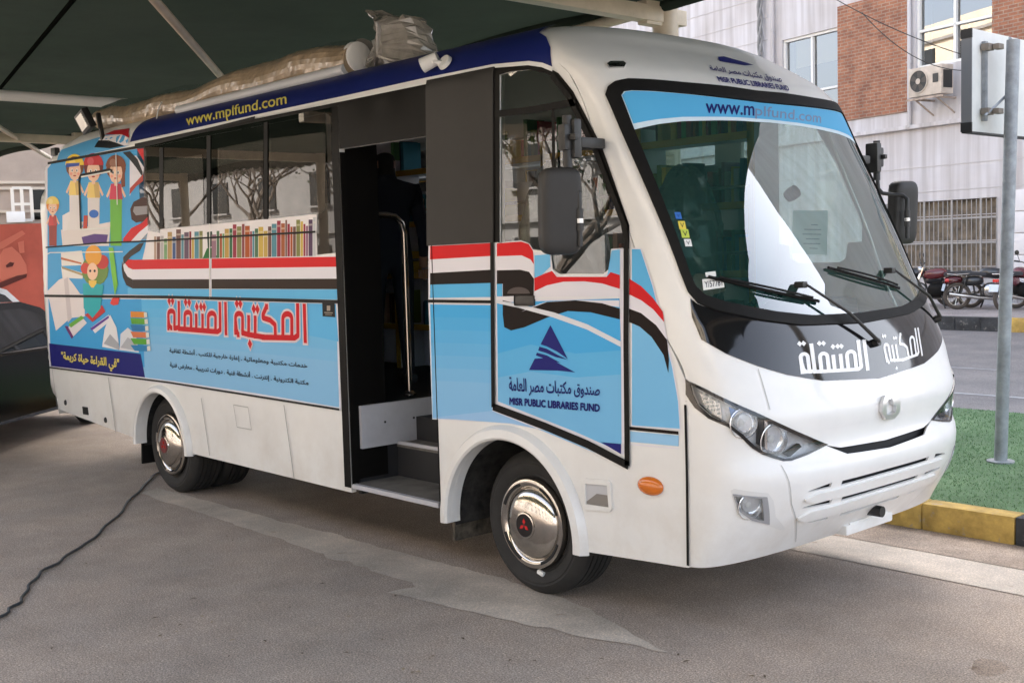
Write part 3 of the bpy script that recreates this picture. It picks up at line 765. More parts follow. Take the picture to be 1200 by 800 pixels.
# lower half: the stack of white books, the reading girl, open books
G(g, cB([(170, 30), (300, 20), (320, 110), (175, 115)]), (226, 222, 218), 3); G(g, cB([(170, 60), (300, 95), (300, 105), (172, 75)]), (190, 110, 70), 4)
G(g, cB([(172, 120), (310, 160), (305, 195), (180, 190)]), (228, 224, 220), 3); G(g, cB([(175, 118), (310, 165), (310, 178), (178, 132)]), (170, 150, 110), 4)
G(g, cB([(85, 260), (160, 200), (210, 180), (250, 230), (320, 330), (320, 430), (230, 440), (140, 520)]), (226, 218, 218), 5)
G(g, cB([(190, 200), (215, 185), (240, 440), (215, 470)]), (205, 196, 198), 6)
G(g, el(385, 140, 85, 100, cB), (108, 140, 70), 5); G(g, el(430, 90, 40, 45, cB), (190, 60, 56), 6); G(g, el(325, 130, 30, 35, cB), (200, 70, 56), 6)
G(g, el(375, 50, 52, 65, cB), (226, 160, 60), 7); G(g, el(370, 150, 34, 55, cB), SK, 8)
for e in (-14, 14): G(g, el(370+e, 146, 7, 9, cB, 8), (40, 40, 50), 9)
G(g, cB([(345, 205), (395, 205), (392, 250), (350, 250)]), (236, 196, 90), 7)
G(g, cB([(310, 225), (345, 225), (370, 260), (395, 225), (440, 235), (420, 380), (370, 440), (315, 380)]), (52, 170, 178), 8)
G(g, cB([(320, 420), (430, 360), (450, 400), (370, 465)]), (190, 60, 60), 7)
G(g, cB([(215, 500), (300, 430), (335, 470), (245, 560)]), (224, 218, 222), 7); G(g, cB([(220, 480), (300, 425), (320, 440), (235, 500)]), (108, 170, 70), 8); G(g, cB([(195, 490), (215, 490), (250, 555), (240, 570)]), (110, 50, 110), 8)
G(g, cB([(360, 500), (470, 420), (490, 450), (385, 535)]), (226, 222, 228), 7); G(g, cB([(355, 505), (470, 425), (474, 438), (366, 518)]), (96, 60, 150), 8)
G(g, cB([(430, 620), (445, 510), (480, 420), (520, 500), (540, 640)]), (226, 226, 228), 8); G(g, cB([(540, 640), (545, 540), (590, 500), (640, 540), (660, 655)]), (214, 216, 220), 8)
G(g, cB([(440, 600), (480, 540), (535, 600), (538, 640)]), (168, 170, 176), 9); G(g, cB([(545, 625), (590, 560), (640, 590), (652, 645)]), (176, 178, 184), 9)
for k, c in enumerate(((214, 138, 60), (96, 160, 60), (56, 120, 170), (206, 120, 80), (90, 160, 60), (56, 130, 180))):
    y0 = 398+k*42; G(g, cB([(608, y0), (700+k*4, y0+4), (700+k*5, y0+40), (610+k*5, y0+37)]), c, 10); G(g, cB([(692+k*4, y0+8), (712+k*4, y0+6), (714+k*4, y0+36), (694+k*4, y0+38)]), (214, 214, 206), 11)
G(g, cB([(490, 320), (520, 300), (540, 310), (530, 355), (500, 362), (480, 350)]), (214, 70, 64), 8)
G(g, cB([(470, 0), (500, 0), (528, 230), (510, 300), (488, 160)]), (120, 190, 70), 8)
side_g = g.build('side_graphics', M_vinyl, bus)

# black seams and pale edge lines on the rear side panels
def sline(mb, px, wd, off=.009, mat=0):
    T = union([q for q in stroke(SP(px), wd)]); tris(mb, T, SG, SGN, off, mat)
SEAMM = [M_seam, M_paper, mat('fine_gap', (.25, .25, .25), .7), M_softseam]
def seam(px, wd, off=.009, mat=0):
    q = MB(); sline(q, px, wd, off); q.build('panel_seam', SEAMM[mat], bus)
seam([(53, 344.2), (200, 348), (397, 353.4)], .022); seam([(59, 429), (200, 448), (399, 479.5)], .014)
seam([(54.5, 287.5), (120, 284.5), (174, 282.6), (371, 271.5)], .012); seam([(247, 262), (247, 350)], .012, mat=1)
seam([(57, 191.5), (110, 182), (168, 171.5), (300, 138.5)], .022)
for q in ([(96, 268), (94, 210), (96, 206), (130, 199.5), (133, 201)], ): seam(q, .028, .012)
seam([(96, 269), (130, 267)], .014, .012, 1); seam([(96.5, 207.5), (131, 201)], .012, .0125, 1); seam([(137.5, 180), (139, 240)], .014, .012, 1)
seam([(128, 442), (137, 507)], .009, mat=2); seam([(237, 466), (247, 533)], .007, mat=2); seam([(334, 474), (346, 560)], .007, mat=2); seam([(56, 403), (62, 430), (68, 476)], .006, mat=2)
seam([(275, 474), (292, 477), (296, 503), (279, 500), (275, 474)], .006, mat=3); seam([(55, 296), (60, 296), (145, 295), ], .008, mat=1)

for (a, b, c, d) in ((97, 476, 103, 486), ):
    tow = MB(); patch(tow, SP([(a, b), (c, b+1), (c+1, d), (a+1, d-1)]), SM, SN, off=.006, th=.006, res=(.1, .1)); tow.build('tow_eye_cover', M_dark, bus)
for (x_, y_) in ((77, 472), (124, 492)):
    tow = MB(); p = SM(*sp(x_, y_), 0); tow.lathe([(0, .008), (.022, .008), (.026, 0), (.02, -.01)], p, (0, -1, 0), 14); tow.build('parking_sensor', M_dark, bus)

# lettering of the rear side
def side_text(name, s, bl, br, tl, tr, m, parent, bold=0.0, off=.0075):
    b = MB(); tris(b, fit_box(text_tris(s, bold), *SP([bl, br, tl, tr])), SG, SGN, off); return b.build(name, m, parent)
M_ink = mat('dark_ink', lin((34, 32, 46)), .5, spec=.1); M_yel = mat('yellow_vinyl', lin((214, 200, 92)), .4); M_redv = mat('red_vinyl', lin((196, 24, 34)), .4, spec=.1)
side_text('lettering', 'خدمات مكتبية ومعلوماتية . إعارة خارجية للكتب . أنشطة ثقافية', (199.5, 414.5), (361.5, 433), (199.5, 406), (361.5, 424), M_ink, side_g, .035)
side_text('lettering', 'مكتبة الكترونية . إنترنت . أنشطة فنية . دورات تدريبية . معارض فنية', (200, 431.5), (362.5, 453), (200, 422.5), (362.5, 444), M_ink, side_g, .035)
side_text('lettering', '"في القراءة حياة كريمة"', (73, 425), (141, 436.5), (72.5, 411.5), (140.5, 420), M_yel, side_g, .07)
sk = MB(); patch(sk, SP([(378.5, 354), (393, 354.6), (393.5, 371.5), (379, 370.5)]), SM, SN, off=.006, col=(.02, .02, .02), res=(.2, .2))
for q in ([(384, 358), (388, 358), (388, 364), (384, 364)], [(381, 365.5), (391, 366), (391, 367), (381, 366.5)], [(382, 368), (390, 368.3), (390, 369), (382, 368.7)]): patch(sk, SP(q), SM, SN, off=.0066, col=(.35, .3, .25), res=(.2, .2))
sk.build('badge_sticker', M_vinyl, side_g)
# heading, drawn letter by letter
cT = lambda l: SP(TR(l, 180, 330, 5.3333))
def bow(cx, top, hw, base, n=10):    # an arch as in the heavy kufi letters
    return [(cx-hw, base)] + [(cx+hw*math.cos(PI-PI*k/n), top+hw*1.1-hw*1.1*math.sin(PI*k/n)) for k in range(n+1)] + [(cx+hw, base)]
W1 = [[(455, 142), (458, 318)], [(420, 142), (422, 300), (405, 312), (165, 293)], bow(370, 196, 23, 306), [(312, 215), (312, 304)], [(272, 215), (272, 300)], bow(220, 190, 20, 296), [(163, 135), (164, 285), (140, 290)], bow(117, 182, 19, 288), [(98, 230), (104, 272), (116, 288)]]
W2 = [[(948, 155), (954, 365)], [(906, 152), (908, 335), (888, 350), (690, 347)], bow(842, 200, 28, 346), [(712, 155), (690, 205), (690, 225), (735, 240), (765, 268), (768, 345)], [(692, 345), (600, 330)], [(641, 228), (641, 338)], [(600, 225), (600, 330), (565, 320)], bow(540, 198, 22, 315), [(520, 260), (524, 300), (535, 330)]]
D1 = [(103, 120), (124, 120), (206, 128), (228, 130), (276, 156), (302, 156), (322, 158)]
D2 = [(526, 136), (548, 138), (632, 170), (655, 172), (608, 388)]
def heading(wd, dr):
    P_ = []
    for l in W1+W2:
        q = cT(l); P_ += stroke(q, wd)
        for e in (q[0], q[-1]): P_.append([(e[0]-wd/2, e[1]-wd/2), (e[0]+wd/2, e[1]-wd/2), (e[0]+wd/2, e[1]+wd/2), (e[0]-wd/2, e[1]+wd/2)])
    for d in cT(D1+D2): P_.append([(d[0], d[1]-dr), (d[0]+dr*.8, d[1]), (d[0], d[1]+dr), (d[0]-dr*.8, d[1])])
    return union(P_)
hb = MB(); tris(hb, heading(.066, .055), SM, SN, .0068, 1); tris(hb, heading(.038, .036), SM, SN, .0078, 0)
hb.build('heading_lettering', [M_redv, mat('white_outline', (.70, .60, .63), .45, spec=.1)], side_g)

def heading_word(strokes, dots, quad):  # the same letters in white on the black band of the nose
    P_ = []
    for l in strokes:
        P_ += stroke(l, 21)
        for e in (l[0], l[-1]): P_.append([(e[0]-10.5, e[1]-10.5), (e[0]+10.5, e[1]-10.5), (e[0]+10.5, e[1]+10.5), (e[0]-10.5, e[1]+10.5)])
    for d in dots: P_.append([(d[0], d[1]-17), (d[0]+14, d[1]), (d[0], d[1]+17), (d[0]-14, d[1])])
    T = union(P_); xs = [p[0] for t in T for p in t]; ys = [p[1] for t in T for p in t]; x0, x1, y0, y1 = min(xs), max(xs), min(ys), max(ys)
    T = [[((p[0]-x0)/(x1-x0), 1-(p[1]-y0)/(y1-y0)) for p in t][::-1] for t in T]
    T = [[t[0], t[2], t[1]] if area(t) < 0 else t for t in T]
    m_ = MB(); tris(m_, fit_box(T, *[fp(*q, a=-.2) for q in quad]), FM, FN, .0052); return m_.build('lettering', M_white, bus)
heading_word(W1, D1, ((938, 444.5), (1018, 434), (932, 400), (1013.5, 392.5)))
heading_word(W2, D2, ((1040, 438), (1081, 421), (1031, 392), (1075, 380)))

# navy cant panel with its pale edge and the rear roof print
cp = MB()
st_l = SP([(152.5, 168.5), (300, 136.5), (400, 115.5), (500, 93.5), (577, 78.2), (620, 74.4), (636, 76.5), (648.5, 81.5)])
fe = [solve_map(SM, x_, y_, .2, 2.86) for x_, y_ in ((645.5, 56), (640.5, 44), (632, 39))]
top_e = [(fe[-1][0]-.05, 3.22), (-2.0, 3.25), (-4.62, 3.25)]
patch(cp, st_l+fe+top_e, SM, SN, off=.003, res=(.15, .05)); cant = cp.build('cant_panel', M_blue, bus)
ce = MB(); T = union(stroke(st_l, .022)); tris(ce, T, SM, SN, .005); ce.build('edge_trim', M_white, cant)
side_text('lettering', 'www.mplfund.com', (220.5, 152.5), (338, 127), (219, 136.5), (337, 110), M_yel, cant, .03, .006)
rp = MB()
def GV(px, col, layer):
    q = [solve_map(SM, x_, y_, -5.5, 2.85) for x_, y_ in px]
    patch(rp, q, SM, SN, off=.003+layer*.0008, res=(.1, .05), col=lin(col))
GV([(67, 189), (152, 171), (152, 152), (130, 157), (100, 166), (72, 176)], (84, 160, 208), 0)
GV([(115, 165), (122, 160), (152, 156), (152, 171), (145, 171), (133, 167)], (224, 220, 222), 1)
GV([(122, 158.5), (134, 153.5), (152, 151), (152, 162), (143, 158)], (170, 34, 44), 2)
GV([(111, 173), (116, 165), (128, 165), (146, 171), (130, 174)], (26, 28, 34), 2)
rp.build('roof_print', M_vinyl, bus)
rl = MB(); p = SM(*solve_map(SM, 66, 178, -6.2, 2.8), 0); rl.box((p[0], p[1]-.01, p[2]), (.10, .05, .07), 0, bev=.015); rl.build('rear_marker_lamp', M_dark, bus)

# ---------------------------------------------------------------- windows of the side
wn = MB(); patch(wn, rear_win, SM, SN, off=.003, res=(.4, .1), th=.003)
# black frames run up to the trim
sideband = MB()
patch(sideband, [(-4.50, 2.783), (-1.62, 2.783), (-1.62, 2.76), (-4.50, 2.755)], SM, SN, off=.0032, res=(.3, .03))
patch(sideband, [(-1.745, 2.783), (DOOR_B-.001, 2.783), (DOOR_B-.012, .40), (-1.745, .40)], SM, SN, off=.004, res=(.3, .3))
patch(sideband, [(DOOR_B, 2.783), (DOOR_F, 2.785), (DOOR_F, 2.50), (DOOR_B, 2.50)], SM, SN, off=.0035, res=(.3, .05), mat=0)
sideband.build('door_frame', [M_blackp, M_winglass], bus)
swin = wn.build('side_window', M_sideglass, bus)
pn = MB()
for q in ([(171, 200), (188, 196), (188, 273), (174, 270)], [(191, 189), (238, 181), (240, 263), (192, 267.5)], [(256, 174), (309, 164), (309, 257), (256, 262)], [(316, 163), (379, 155), (382, 157), (382, 246), (379, 250), (316, 256.5)]):
    patch(pn, SP(q), SM, SN, off=.0055, th=.002, res=(.4, .2))
pn.build('window_pane', M_winpane, swin)
for a in ((190, 186, 266), (245.5, 172, 262), (312.5, 156, 257)):
    fm_ = MB(); patch(fm_, SP([(a[0]-2.2, a[1]-12), (a[0]+2.2, a[1]-13), (a[0]+2.2, a[2]), (a[0]-2.2, a[2])]), SM, SN, off=.008, th=.005, res=(.3, .3)); fm_.build('window_frame', M_blackp, swin)
# plain dark pillar panel between the doorway and the cab window
pp = MB(); patch(pp, SP([(501.5, 95), (580.5, 79), (579, 284), (501.5, 288)]), SM, SN, off=.010, th=.008, res=(.3, .03)); pp.build('pillar_panel', M_pillar, bus)

# prints of the cab: pillar, driver's door and front quarter
g = MB()
G(g, [(502.5, 286.5), (577, 282.5), (577, 350), (502.5, 351)], WHT, 0)
for (a, b, c, d, col) in ((288.5, 284.8, 304, 300, RED), (304, 300, 320, 316, WHT), (320, 316, 333.5, 331.5, BLK), (333.5, 331.5, 349, 348, (92, 178, 226))): G(g, [(504.5, a), (575.5, b), (575.5, d), (504.5, c)], col, 1)
G(g, [(502.5, 354.5), (577, 355.5), (578.5, 479), (735, 544), (735, 549), (690, 518), (640, 504), (590, 495), (507, 491)], WHT, 0)
GB(g, [(504.5, 356.5), (540, 357), (575.5, 357.5)], [(507.5, 490), (545, 491.5), (577.5, 494)], [mixc((76, 170, 226), (132, 186, 226), min(1, k/6)) for k in range(9)], 1)
G(g, [(507, 489), (577, 481), (640, 506), (700, 531), (650, 506), (600, 496), (560, 493)], (152, 192, 230), 2)
G(g, [(739.5, 290.5), (752, 290.5), (766, 333), (779, 383), (790, 430), (796.5, 470), (798.5, 504), (740, 499.5)], WHT, 0)
GB(g, [(741, 292), (746, 292), (751, 292)], [(741, 498), (770, 500), (796.5, 502)], [(92, 178, 226)]*1, 1) if 0 else None
G(g, [(741, 292), (751, 292), (765, 335), (777.5, 385), (788.5, 432), (795, 470), (797, 502), (741, 498)], (120, 184, 226), 1)
G(g, [(741, 292), (751, 292), (765, 335), (777.5, 385), (780, 398), (741, 330)], (96, 178, 226), 2)
cC = lambda l: TR(l, 570, 260, 2.857)
G(g, cC([(480, 190), (520, 215), (560, 255), (592, 300), (597, 335), (560, 292), (520, 262), (480, 243)]), RED, 3)
G(g, cC([(480, 243), (520, 262), (560, 292), (597, 335), (607, 395), (570, 345), (520, 305), (480, 290)]), WHT, 3)
G(g, cC([(480, 290), (520, 305), (570, 345), (607, 395), (613, 460), (611, 505), (595, 445), (555, 385), (515, 350), (480, 335)]), BLK, 3)
G(g, cC([(483, 700), (645, 714), (645, 750), (483, 735)]), (150, 196, 230), 1)
G(g, cC([(481, 684), (645, 700), (645, 711), (481, 695)]), BLK, 4); G(g, cC([(481, 741), (645, 756), (645, 759), (481, 745)]), WHT, 4)
g.build('cab_graphics', M_vinyl, bus)
g = MB()
G(g, [(580.5, 285), (611, 281.5), (621, 285.5), (627.5, 296), (645.5, 296), (648, 316), (655, 323), (708, 323), (715.5, 316), (717, 291.5), (730.5, 290.5), (731.5, 395), (732, 533), (582, 473.5)], WHT, 0)
G(g, cC([(37, 270), (447, 256), (452, 410), (454, 740), (442, 765), (300, 702), (40, 600)]), (118, 182, 224), 1)
G(g, cC([(37, 270), (447, 256), (450, 430), (300, 440), (150, 410), (40, 440)]), (76, 168, 224), 2)
G(g, cC([(40, 440), (150, 410), (300, 440), (450, 430), (452, 510), (300, 520), (150, 500), (40, 520)]), (96, 176, 224), 2)
G(g, cC([(37, 72), (118, 66), (143, 74), (158, 97), (161, 142), (150, 126), (120, 112), (37, 115)]), RED, 3)
G(g, cC([(37, 115), (120, 112), (150, 126), (161, 142), (161, 190), (145, 167), (115, 160), (37, 162)]), WHT, 3)
G(g, cC([(37, 162), (115, 160), (145, 167), (161, 190), (160, 246), (57, 249), (57, 207), (37, 208)]), BLK, 3)
G(g, cC([(37, 208), (55, 207), (55, 249), (37, 249)]), (92, 178, 226), 3)
G(g, el(110, 240, 38, 22, cC, 12, 180, 360), (90, 82, 80), 4)
G(g, cC([(163, 112), (215, 108), (216, 150), (163, 200)]), (112, 184, 228), 3); G(g, cC([(421, 96), (449, 92), (449, 185), (405, 190)]), (112, 184, 228), 3)
G(g, cC([(163, 188), (200, 172), (222, 164), (238, 184), (405, 184), (418, 168), (449, 178), (449, 224), (390, 206), (330, 199), (260, 200), (205, 212), (163, 232)]), RED, 4)
G(g, cC([(163, 232), (205, 212), (260, 200), (330, 199), (390, 206), (449, 224), (449, 246), (163, 250)]), WHT, 4)
G(g, cC([(100, 303), (150, 285), (200, 268), (280, 262), (447, 262), (447, 285), (300, 262), (200, 275), (120, 310)]), WHT, 3)
G(g, cC([(57, 262), (110, 275), (150, 285), (120, 300), (205, 268), (300, 262), (390, 272), (449, 290), (449, 326), (350, 302), (275, 298), (205, 320), (130, 352), (85, 363), (62, 352), (57, 310)]), BLK, 4)
G(g, cC([(37, 262), (110, 274), (230, 303), (340, 342), (453, 400), (453, 418), (340, 360), (225, 319), (110, 287), (37, 272)]), (214, 216, 222), 5)
G(g, cC([(37, 252), (449, 249), (449, 256), (37, 259)]), (225, 225, 228), 6)
for l in ([(217, 345), (275, 458), (240, 434), (205, 416), (184, 409)], [(180, 417), (205, 424), (240, 444), (276, 461), (235, 452), (200, 437), (176, 430)], [(172, 437), (205, 446), (252, 472), (210, 462), (168, 446)], [(145, 495), (164, 457), (195, 455), (230, 465), (300, 503), (240, 497)]):
    G(g, cC(l), (38, 40, 112), 5)
G(g, cC([(385, 736), (453, 742), (453, 776)]), (38, 40, 112), 5)
drv = g.build('driver_door', M_vinyl, bus)
side_text('lettering', 'صندوق مكتبات مصر العامة', (598, 462.5), (704, 467), (597, 441), (704, 449.5), M_navy, drv, .035, .0072)
side_text('lettering', 'MISR PUBLIC LIBRARIES FUND', (598, 474), (704, 482.5), (598, 465), (704, 473), M_navy, drv, .09, .0072)
sd_ = MB()
sline(sd_, [(579.5, 80), (578, 285), (579.5, 477)], .030, .0095); sline(sd_, [(579, 476), (640, 499), (690, 520), (738, 545)], .040, .0095); sline(sd_, [(736.5, 545), (735, 400), (735.5, 285), (732, 262)], .032, .0095)
sline(sd_, [(582, 134), (625, 129), (676, 120)], .035, .012); sline(sd_, [(648, 88), (668, 113), (700, 178), (735, 268)], .03, .012); sline(sd_, [(650, 128), (651, 200)], .022, .012)
sline(sd_, [(503, 352.5), (577, 353.5)], .016, .0095); sline(sd_, [(1.004, 0)] if 0 else [(804, 474), (806, 560), (807, 662)], .014, .006)
sd_.build('door_seal', M_rubber, bus)
cf = MB(); patch(cf, SP([(579, 80), (600, 78), (622, 75.8), (641, 78), (655, 86), (672, 107), (706, 172), (738, 264), (738, 291.5), (733, 291.3), (716, 292), (714, 315), (707, 321), (655, 321), (647, 315), (645, 296), (584, 284), (579, 284)]), SM, SN, holes=[drv_win], off=.0035, res=(.2, .05)); cf.build('window_frame', M_blackp, bus)
cg = MB(); patch(cg, drv_win, SM, SN, off=-.006, res=(.3, .1)); cg.build('cab_window', M_clear, bus)
cg = MB(); patch(cg, [(-x, v) for x, v in drv_win], SMm, SNm, off=-.006, res=(.3, .1)); patch(cg, [(4.6, 2.22), (.4, 2.22), (.4, 2.72), (4.6, 2.72)], SMm, SNm, off=-.006, res=(.3, .1)); cg.build('far_window', glass_mat('tinted_glass', (.82, .84, .84), 1.5), bus)
hd = MB()
for (cx, cz) in (sp(616, 352)[0:2],):
    hd.box((cx, -.006, cz), (.15, .012, .055), 0, bev=.015)
hd.build('door_handle', mat('handle_dark', (.03, .026, .024), .35), drv)

# indicator, step pocket, arches, mud flaps
il = MB(); c_ = sp(763, 569); bmx = bmesh.new(); bmesh.ops.create_uvsphere(bmx, u_segments=20, v_segments=10, radius=1)
il.addbm(bmx, lambda p: Vector((c_[0]+p.x*.078, -.005+p.y*.028, c_[1]+p.z*.045))); bmx.free(); il.build('indicator', M_orange, bus)
sp_ = MB(); o1 = SP([(683, 563), (687, 560), (714, 562), (717, 565), (719, 595), (716, 599), (688, 596), (684, 592)]); o2 = SP([(687, 566), (713, 568), (715, 594), (688, 590)])
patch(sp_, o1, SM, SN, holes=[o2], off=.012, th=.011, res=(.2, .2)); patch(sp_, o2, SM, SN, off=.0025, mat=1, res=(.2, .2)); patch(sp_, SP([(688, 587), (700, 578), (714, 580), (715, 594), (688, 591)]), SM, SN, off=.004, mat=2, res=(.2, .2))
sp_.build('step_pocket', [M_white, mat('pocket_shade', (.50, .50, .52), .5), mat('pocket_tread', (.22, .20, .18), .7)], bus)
def arch_trim(cx, cz, ri, ro, far=False):
    a = MB(); prof = [(ri, .06), (ri, -.035), (ri+.012, -.045), (ro-.022, -.040), (ro, -.008), (ro+.002, .004)]; n = 40
    rg = []
    for k in range(n+1):
        an = math.radians(-3+186*k/n)
        rg.append([a.vert((cx+math.cos(an)*r, (2.1-y) if far else y, cz+math.sin(an)*r)) for r, y in prof])
    for k in range(n):
        for j in range(len(prof)-1):
            q = [rg[k][j], rg[k+1][j], rg[k+1][j+1], rg[k][j+1]]
            a.face(q[::-1] if far else q, 0, (1, 1, 1), True)
    for e in (0, n): a.face(rg[e], 0)
    a.build('wheel_arch', M_white, bus)
    b = MB(); n = 20
    for k in range(n):
        a0, a1 = math.radians(-6+192*k/n), math.radians(-6+192*(k+1)/n); r = ri+.03; y0, y1 = (1.55, 2.05) if far else (.05, .62)
        b.quad((cx+math.cos(a0)*r, y0, cz+math.sin(a0)*r), (cx+math.cos(a1)*r, y0, cz+math.sin(a1)*r), (cx+math.cos(a1)*r, y1, cz+math.sin(a1)*r), (cx+math.cos(a0)*r, y1, cz+math.sin(a0)*r), 0, smooth=True)
    yb = 1.55 if far else .62
    b.poly([(cx+math.cos(math.radians(t))*(ri+.03), yb, cz+math.sin(math.radians(t))*(ri+.03)) for t in range(-6, 187, 8)], 0)
    b.build('wheel_well', mat('wheel_well_mud', (.030, .027, .024), .9, noise=.8, nscale=14, bump=.4, bscale=40), bus)
for fr_ in (False, True): arch_trim(FA, FAZ, FRi, FRo, fr_); arch_trim(RA, RAZ, RRi, RRo, fr_)
def wheel(x, y, sgn, red, dual):
    ax = (0, -sgn, 0); o = (x, y, .39); e = cprop(empty('wheel', (x, y, .39), parent=bus))
    L = lambda b, *a, **k: b.lathe(*a, **k)
    t_ = MB(); prof = [(.235, -.03), (.252, .0), (.262, .006), (.268, .001), (.30, .018), (.322, .020), (.326, .0165), (.334, .0165), (.338, .019), (.352, .013), (.372, -.004), (.385, -.022)]
    h = -.03
    for k in range(5): prof += [(.390, h), (.390, h-.030), (.381, h-.033), (.381, h-.039)]; h -= .040
    prof += [(.388, h), (.365, h-.02), (.235, h-.02)]
    t_.lathe(prof, (0, 0, 0), ax, 56)
    if dual: t_.lathe([(r, k-.27) for r, k in prof], (0, 0, 0), ax, 40)
    t_.build('tyre', M_tyre, e)
    c = MB(); c.lathe([(.243, -.01), (.247, .012), (.240, .030), (.222, .036), (.205, .030), (.196, .018), (.188, .030), (.165, .048), (.120, .064), (.072, .070), (.070, .076), (.066, .078), (0, .078)], (0, 0, 0), ax, 56)
    cap = c.build('hubcap', M_chrome, e)
    for k in range(4):
        s_ = MB(); a0 = math.radians(20+k*90); n = 10
        for j in range(n):
            A, B = a0+.85*j/n, a0+.85*(j+1)/n
            f = lambda r, a, hh: (math.cos(a)*r, -sgn*hh, math.sin(a)*r)
            q = [f(.207, A, .0335), f(.207, B, .0335), f(.224, B, .0385), f(.224, A, .0385)]
            s_.quad(*(q if sgn > 0 else q[::-1]))
        s_.build('cooling_slot', M_seam, cap)
    m_ = MB(); m_.lathe([(.062, .080), (0, .080)], (0, 0, 0), ax, 28)
    for k in range(3):                # three red lozenges
        a = math.radians(90+120*k); d = Vector((math.cos(a), 0, math.sin(a))); q = Vector((-math.sin(a), 0, math.cos(a)))
        y_ = Vector((0, -sgn*.0815, 0))
        pts = [y_+d*.002, y_+d*.021+q*.0115, y_+d*.040, y_+d*.021-q*.0115]
        m_.poly(pts if sgn < 0 else pts[::-1], 1)
    m_.build('hub_emblem', [mat('emblem_black', (.015, .012, .012) if not red else (.16, .03, .03), .3), M_red], cap)
    if x > -1 and sgn > 0:
        b = MB(); b.box((.05, -.012, -.262), (.045, .02, .022), 0, rot=Matrix.Rotation(.25, 3, 'Y'), bev=.004); b.build('balance_weight', M_paper, e)
wheel(-.15, .135, 1, False, False); wheel(-.15, 1.965, -1, False, False); wheel(-4.31, .10, 1, True, True); wheel(-4.31, 2.0, -1, True, True)
mf = MB(); mf.box((-4.80, .25, .33), (.02, .38, .30), 0, rot=Matrix.Rotation(.05, 3, 'Y')); mf.build('mud_flap', M_rubber, bus)
mf = MB(); mf.box((-.80, .34, .40), (.02, .48, .42), 0); mf.build('mud_flap', mat('muddy_flap', (.10, .085, .065), .95, noise=.85, nscale=16), bus)

# underbody
ub = MB(); ub.box((-2.9, 1.05, .62), (6.6, 1.1, .35), 0); ub.box((-2.4, 1.05, .42), (5.2, .8, .12), 0)
ub.tube([(-.15, .2, .39), (-.15, 1.9, .39)], .05, 0); ub.tube([(-4.31, .2, .39), (-4.31, 1.9, .39)], .07, 0)
ub.box((-2.9, 1.05, .50), (2.2, 1.9, .12), 0); ub.box((.6, 1.05, .55), (.6, 1.7, .2), 0)
ub.build('chassis', M_intdark, bus)

# ---------------------------------------------------------------- doorway and cabin
fl = MB(); Z = .90
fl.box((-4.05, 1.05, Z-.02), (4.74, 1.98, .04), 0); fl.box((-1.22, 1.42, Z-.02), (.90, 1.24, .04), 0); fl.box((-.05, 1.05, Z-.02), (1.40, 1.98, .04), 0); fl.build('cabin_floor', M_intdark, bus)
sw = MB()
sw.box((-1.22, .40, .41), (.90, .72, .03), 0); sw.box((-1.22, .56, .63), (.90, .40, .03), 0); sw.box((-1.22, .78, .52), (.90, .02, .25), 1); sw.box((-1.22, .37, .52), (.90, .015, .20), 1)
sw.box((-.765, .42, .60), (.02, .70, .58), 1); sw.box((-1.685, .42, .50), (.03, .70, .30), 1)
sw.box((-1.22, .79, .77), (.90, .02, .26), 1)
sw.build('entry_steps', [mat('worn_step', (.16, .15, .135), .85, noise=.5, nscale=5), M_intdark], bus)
ts = MB(); ts.box((-1.235, .012, .413), (.86, .035, .03), 0, bev=.006); ts.box((-1.22, .355, .645), (.86, .02, .022), 0, bev=.004); ts.build('step_nosing', M_riser, bus)
rs = MB(); rs.box((-1.655, .44, .775), (.03, .74, .27), 0, bev=.004)
for y_ in (.25, .48): rs.lathe([(0, .018), (.008, .018), (.008, .0)], (-1.655, y_, .79), (1, 0, 0), 8, 1)
rs.box((-1.637, .68, .73), (.012, .16, .07), 1); rs.build('stairwell_panel', [M_riser, M_dark], bus)
jb = MB(); jb.box((-1.70, .16, 1.60), (.07, .24, 2.3), 0); jb.box((-1.6565, .018, 1.44), (.006, .046, 2.08), 0); jb.box((-.788, .018, 1.44), (.005, .046, 2.08), 0); jb.box((-.765, .07, 1.60), (.03, .10, 2.3), 0); jb.build('door_jamb', M_blackp, bus)
hr = MB()
pb = on_plane(480, 461, 2, .92); zt = float(at_dist(480, 252, math.hypot(pb[0]-CAM[0], pb[1]-CAM[1]))[2]); px_, py_ = float(pb[0]), float(pb[1])
hr.tube([(px_, max(.07, py_-.62), zt), (px_, py_-.14, zt), (px_, py_-.07, zt-.01), (px_, py_-.02, zt-.05), (px_, py_, zt-.12), (px_, py_, .91)], .021, 0, 14)
hr.lathe([(.045, 0), (.045, .012), (.025, .03), (.021, .03)], (px_, py_, .91), (0, 0, 1), 14); hr.build('handrail', M_chrome, bus)
for q, z0, z1 in ((.26, .92, 1.62), (.52, .92, 1.45)):
    e = MB(); e.tube([(px_-.18, py_-q, z0), (px_-.18, py_-q, z1)], .010, 0, 8); e.build('stanchion', M_steel, bus)
bs = MB()                            # shelving along the far wall
for k in range(4):
    z = 1.25+k*.42; bs.box((-2.2, 1.90, z), (4.6, .26, .03), 0); bs.box((-2.2, 1.765, z), (4.6, .012, .045), 1)
for k in range(6): bs.box((-4.4+k*.9, 1.90, 1.75), (.03, .26, 1.75), 0); bs.box((-4.4+k*.9, 1.765, 1.75), (.045, .012, 1.75), 1)
bs.box((-2.2, 2.04, 1.62), (4.6, .02, 1.5), 2)
bs.tube([(-4.4, 1.74, 1.80), (.1, 1.74, 1.80)], .012, 3); bs.tube([(-4.4, 1.74, 2.2), (.1, 1.74, 2.2)], .012, 3)
bs.build('bookshelf', [M_shelf, M_yellow, mat('shelf_back', (.74, .76, .84), .6), M_steel], bus)
rbk = random.Random(5); bb = MB()
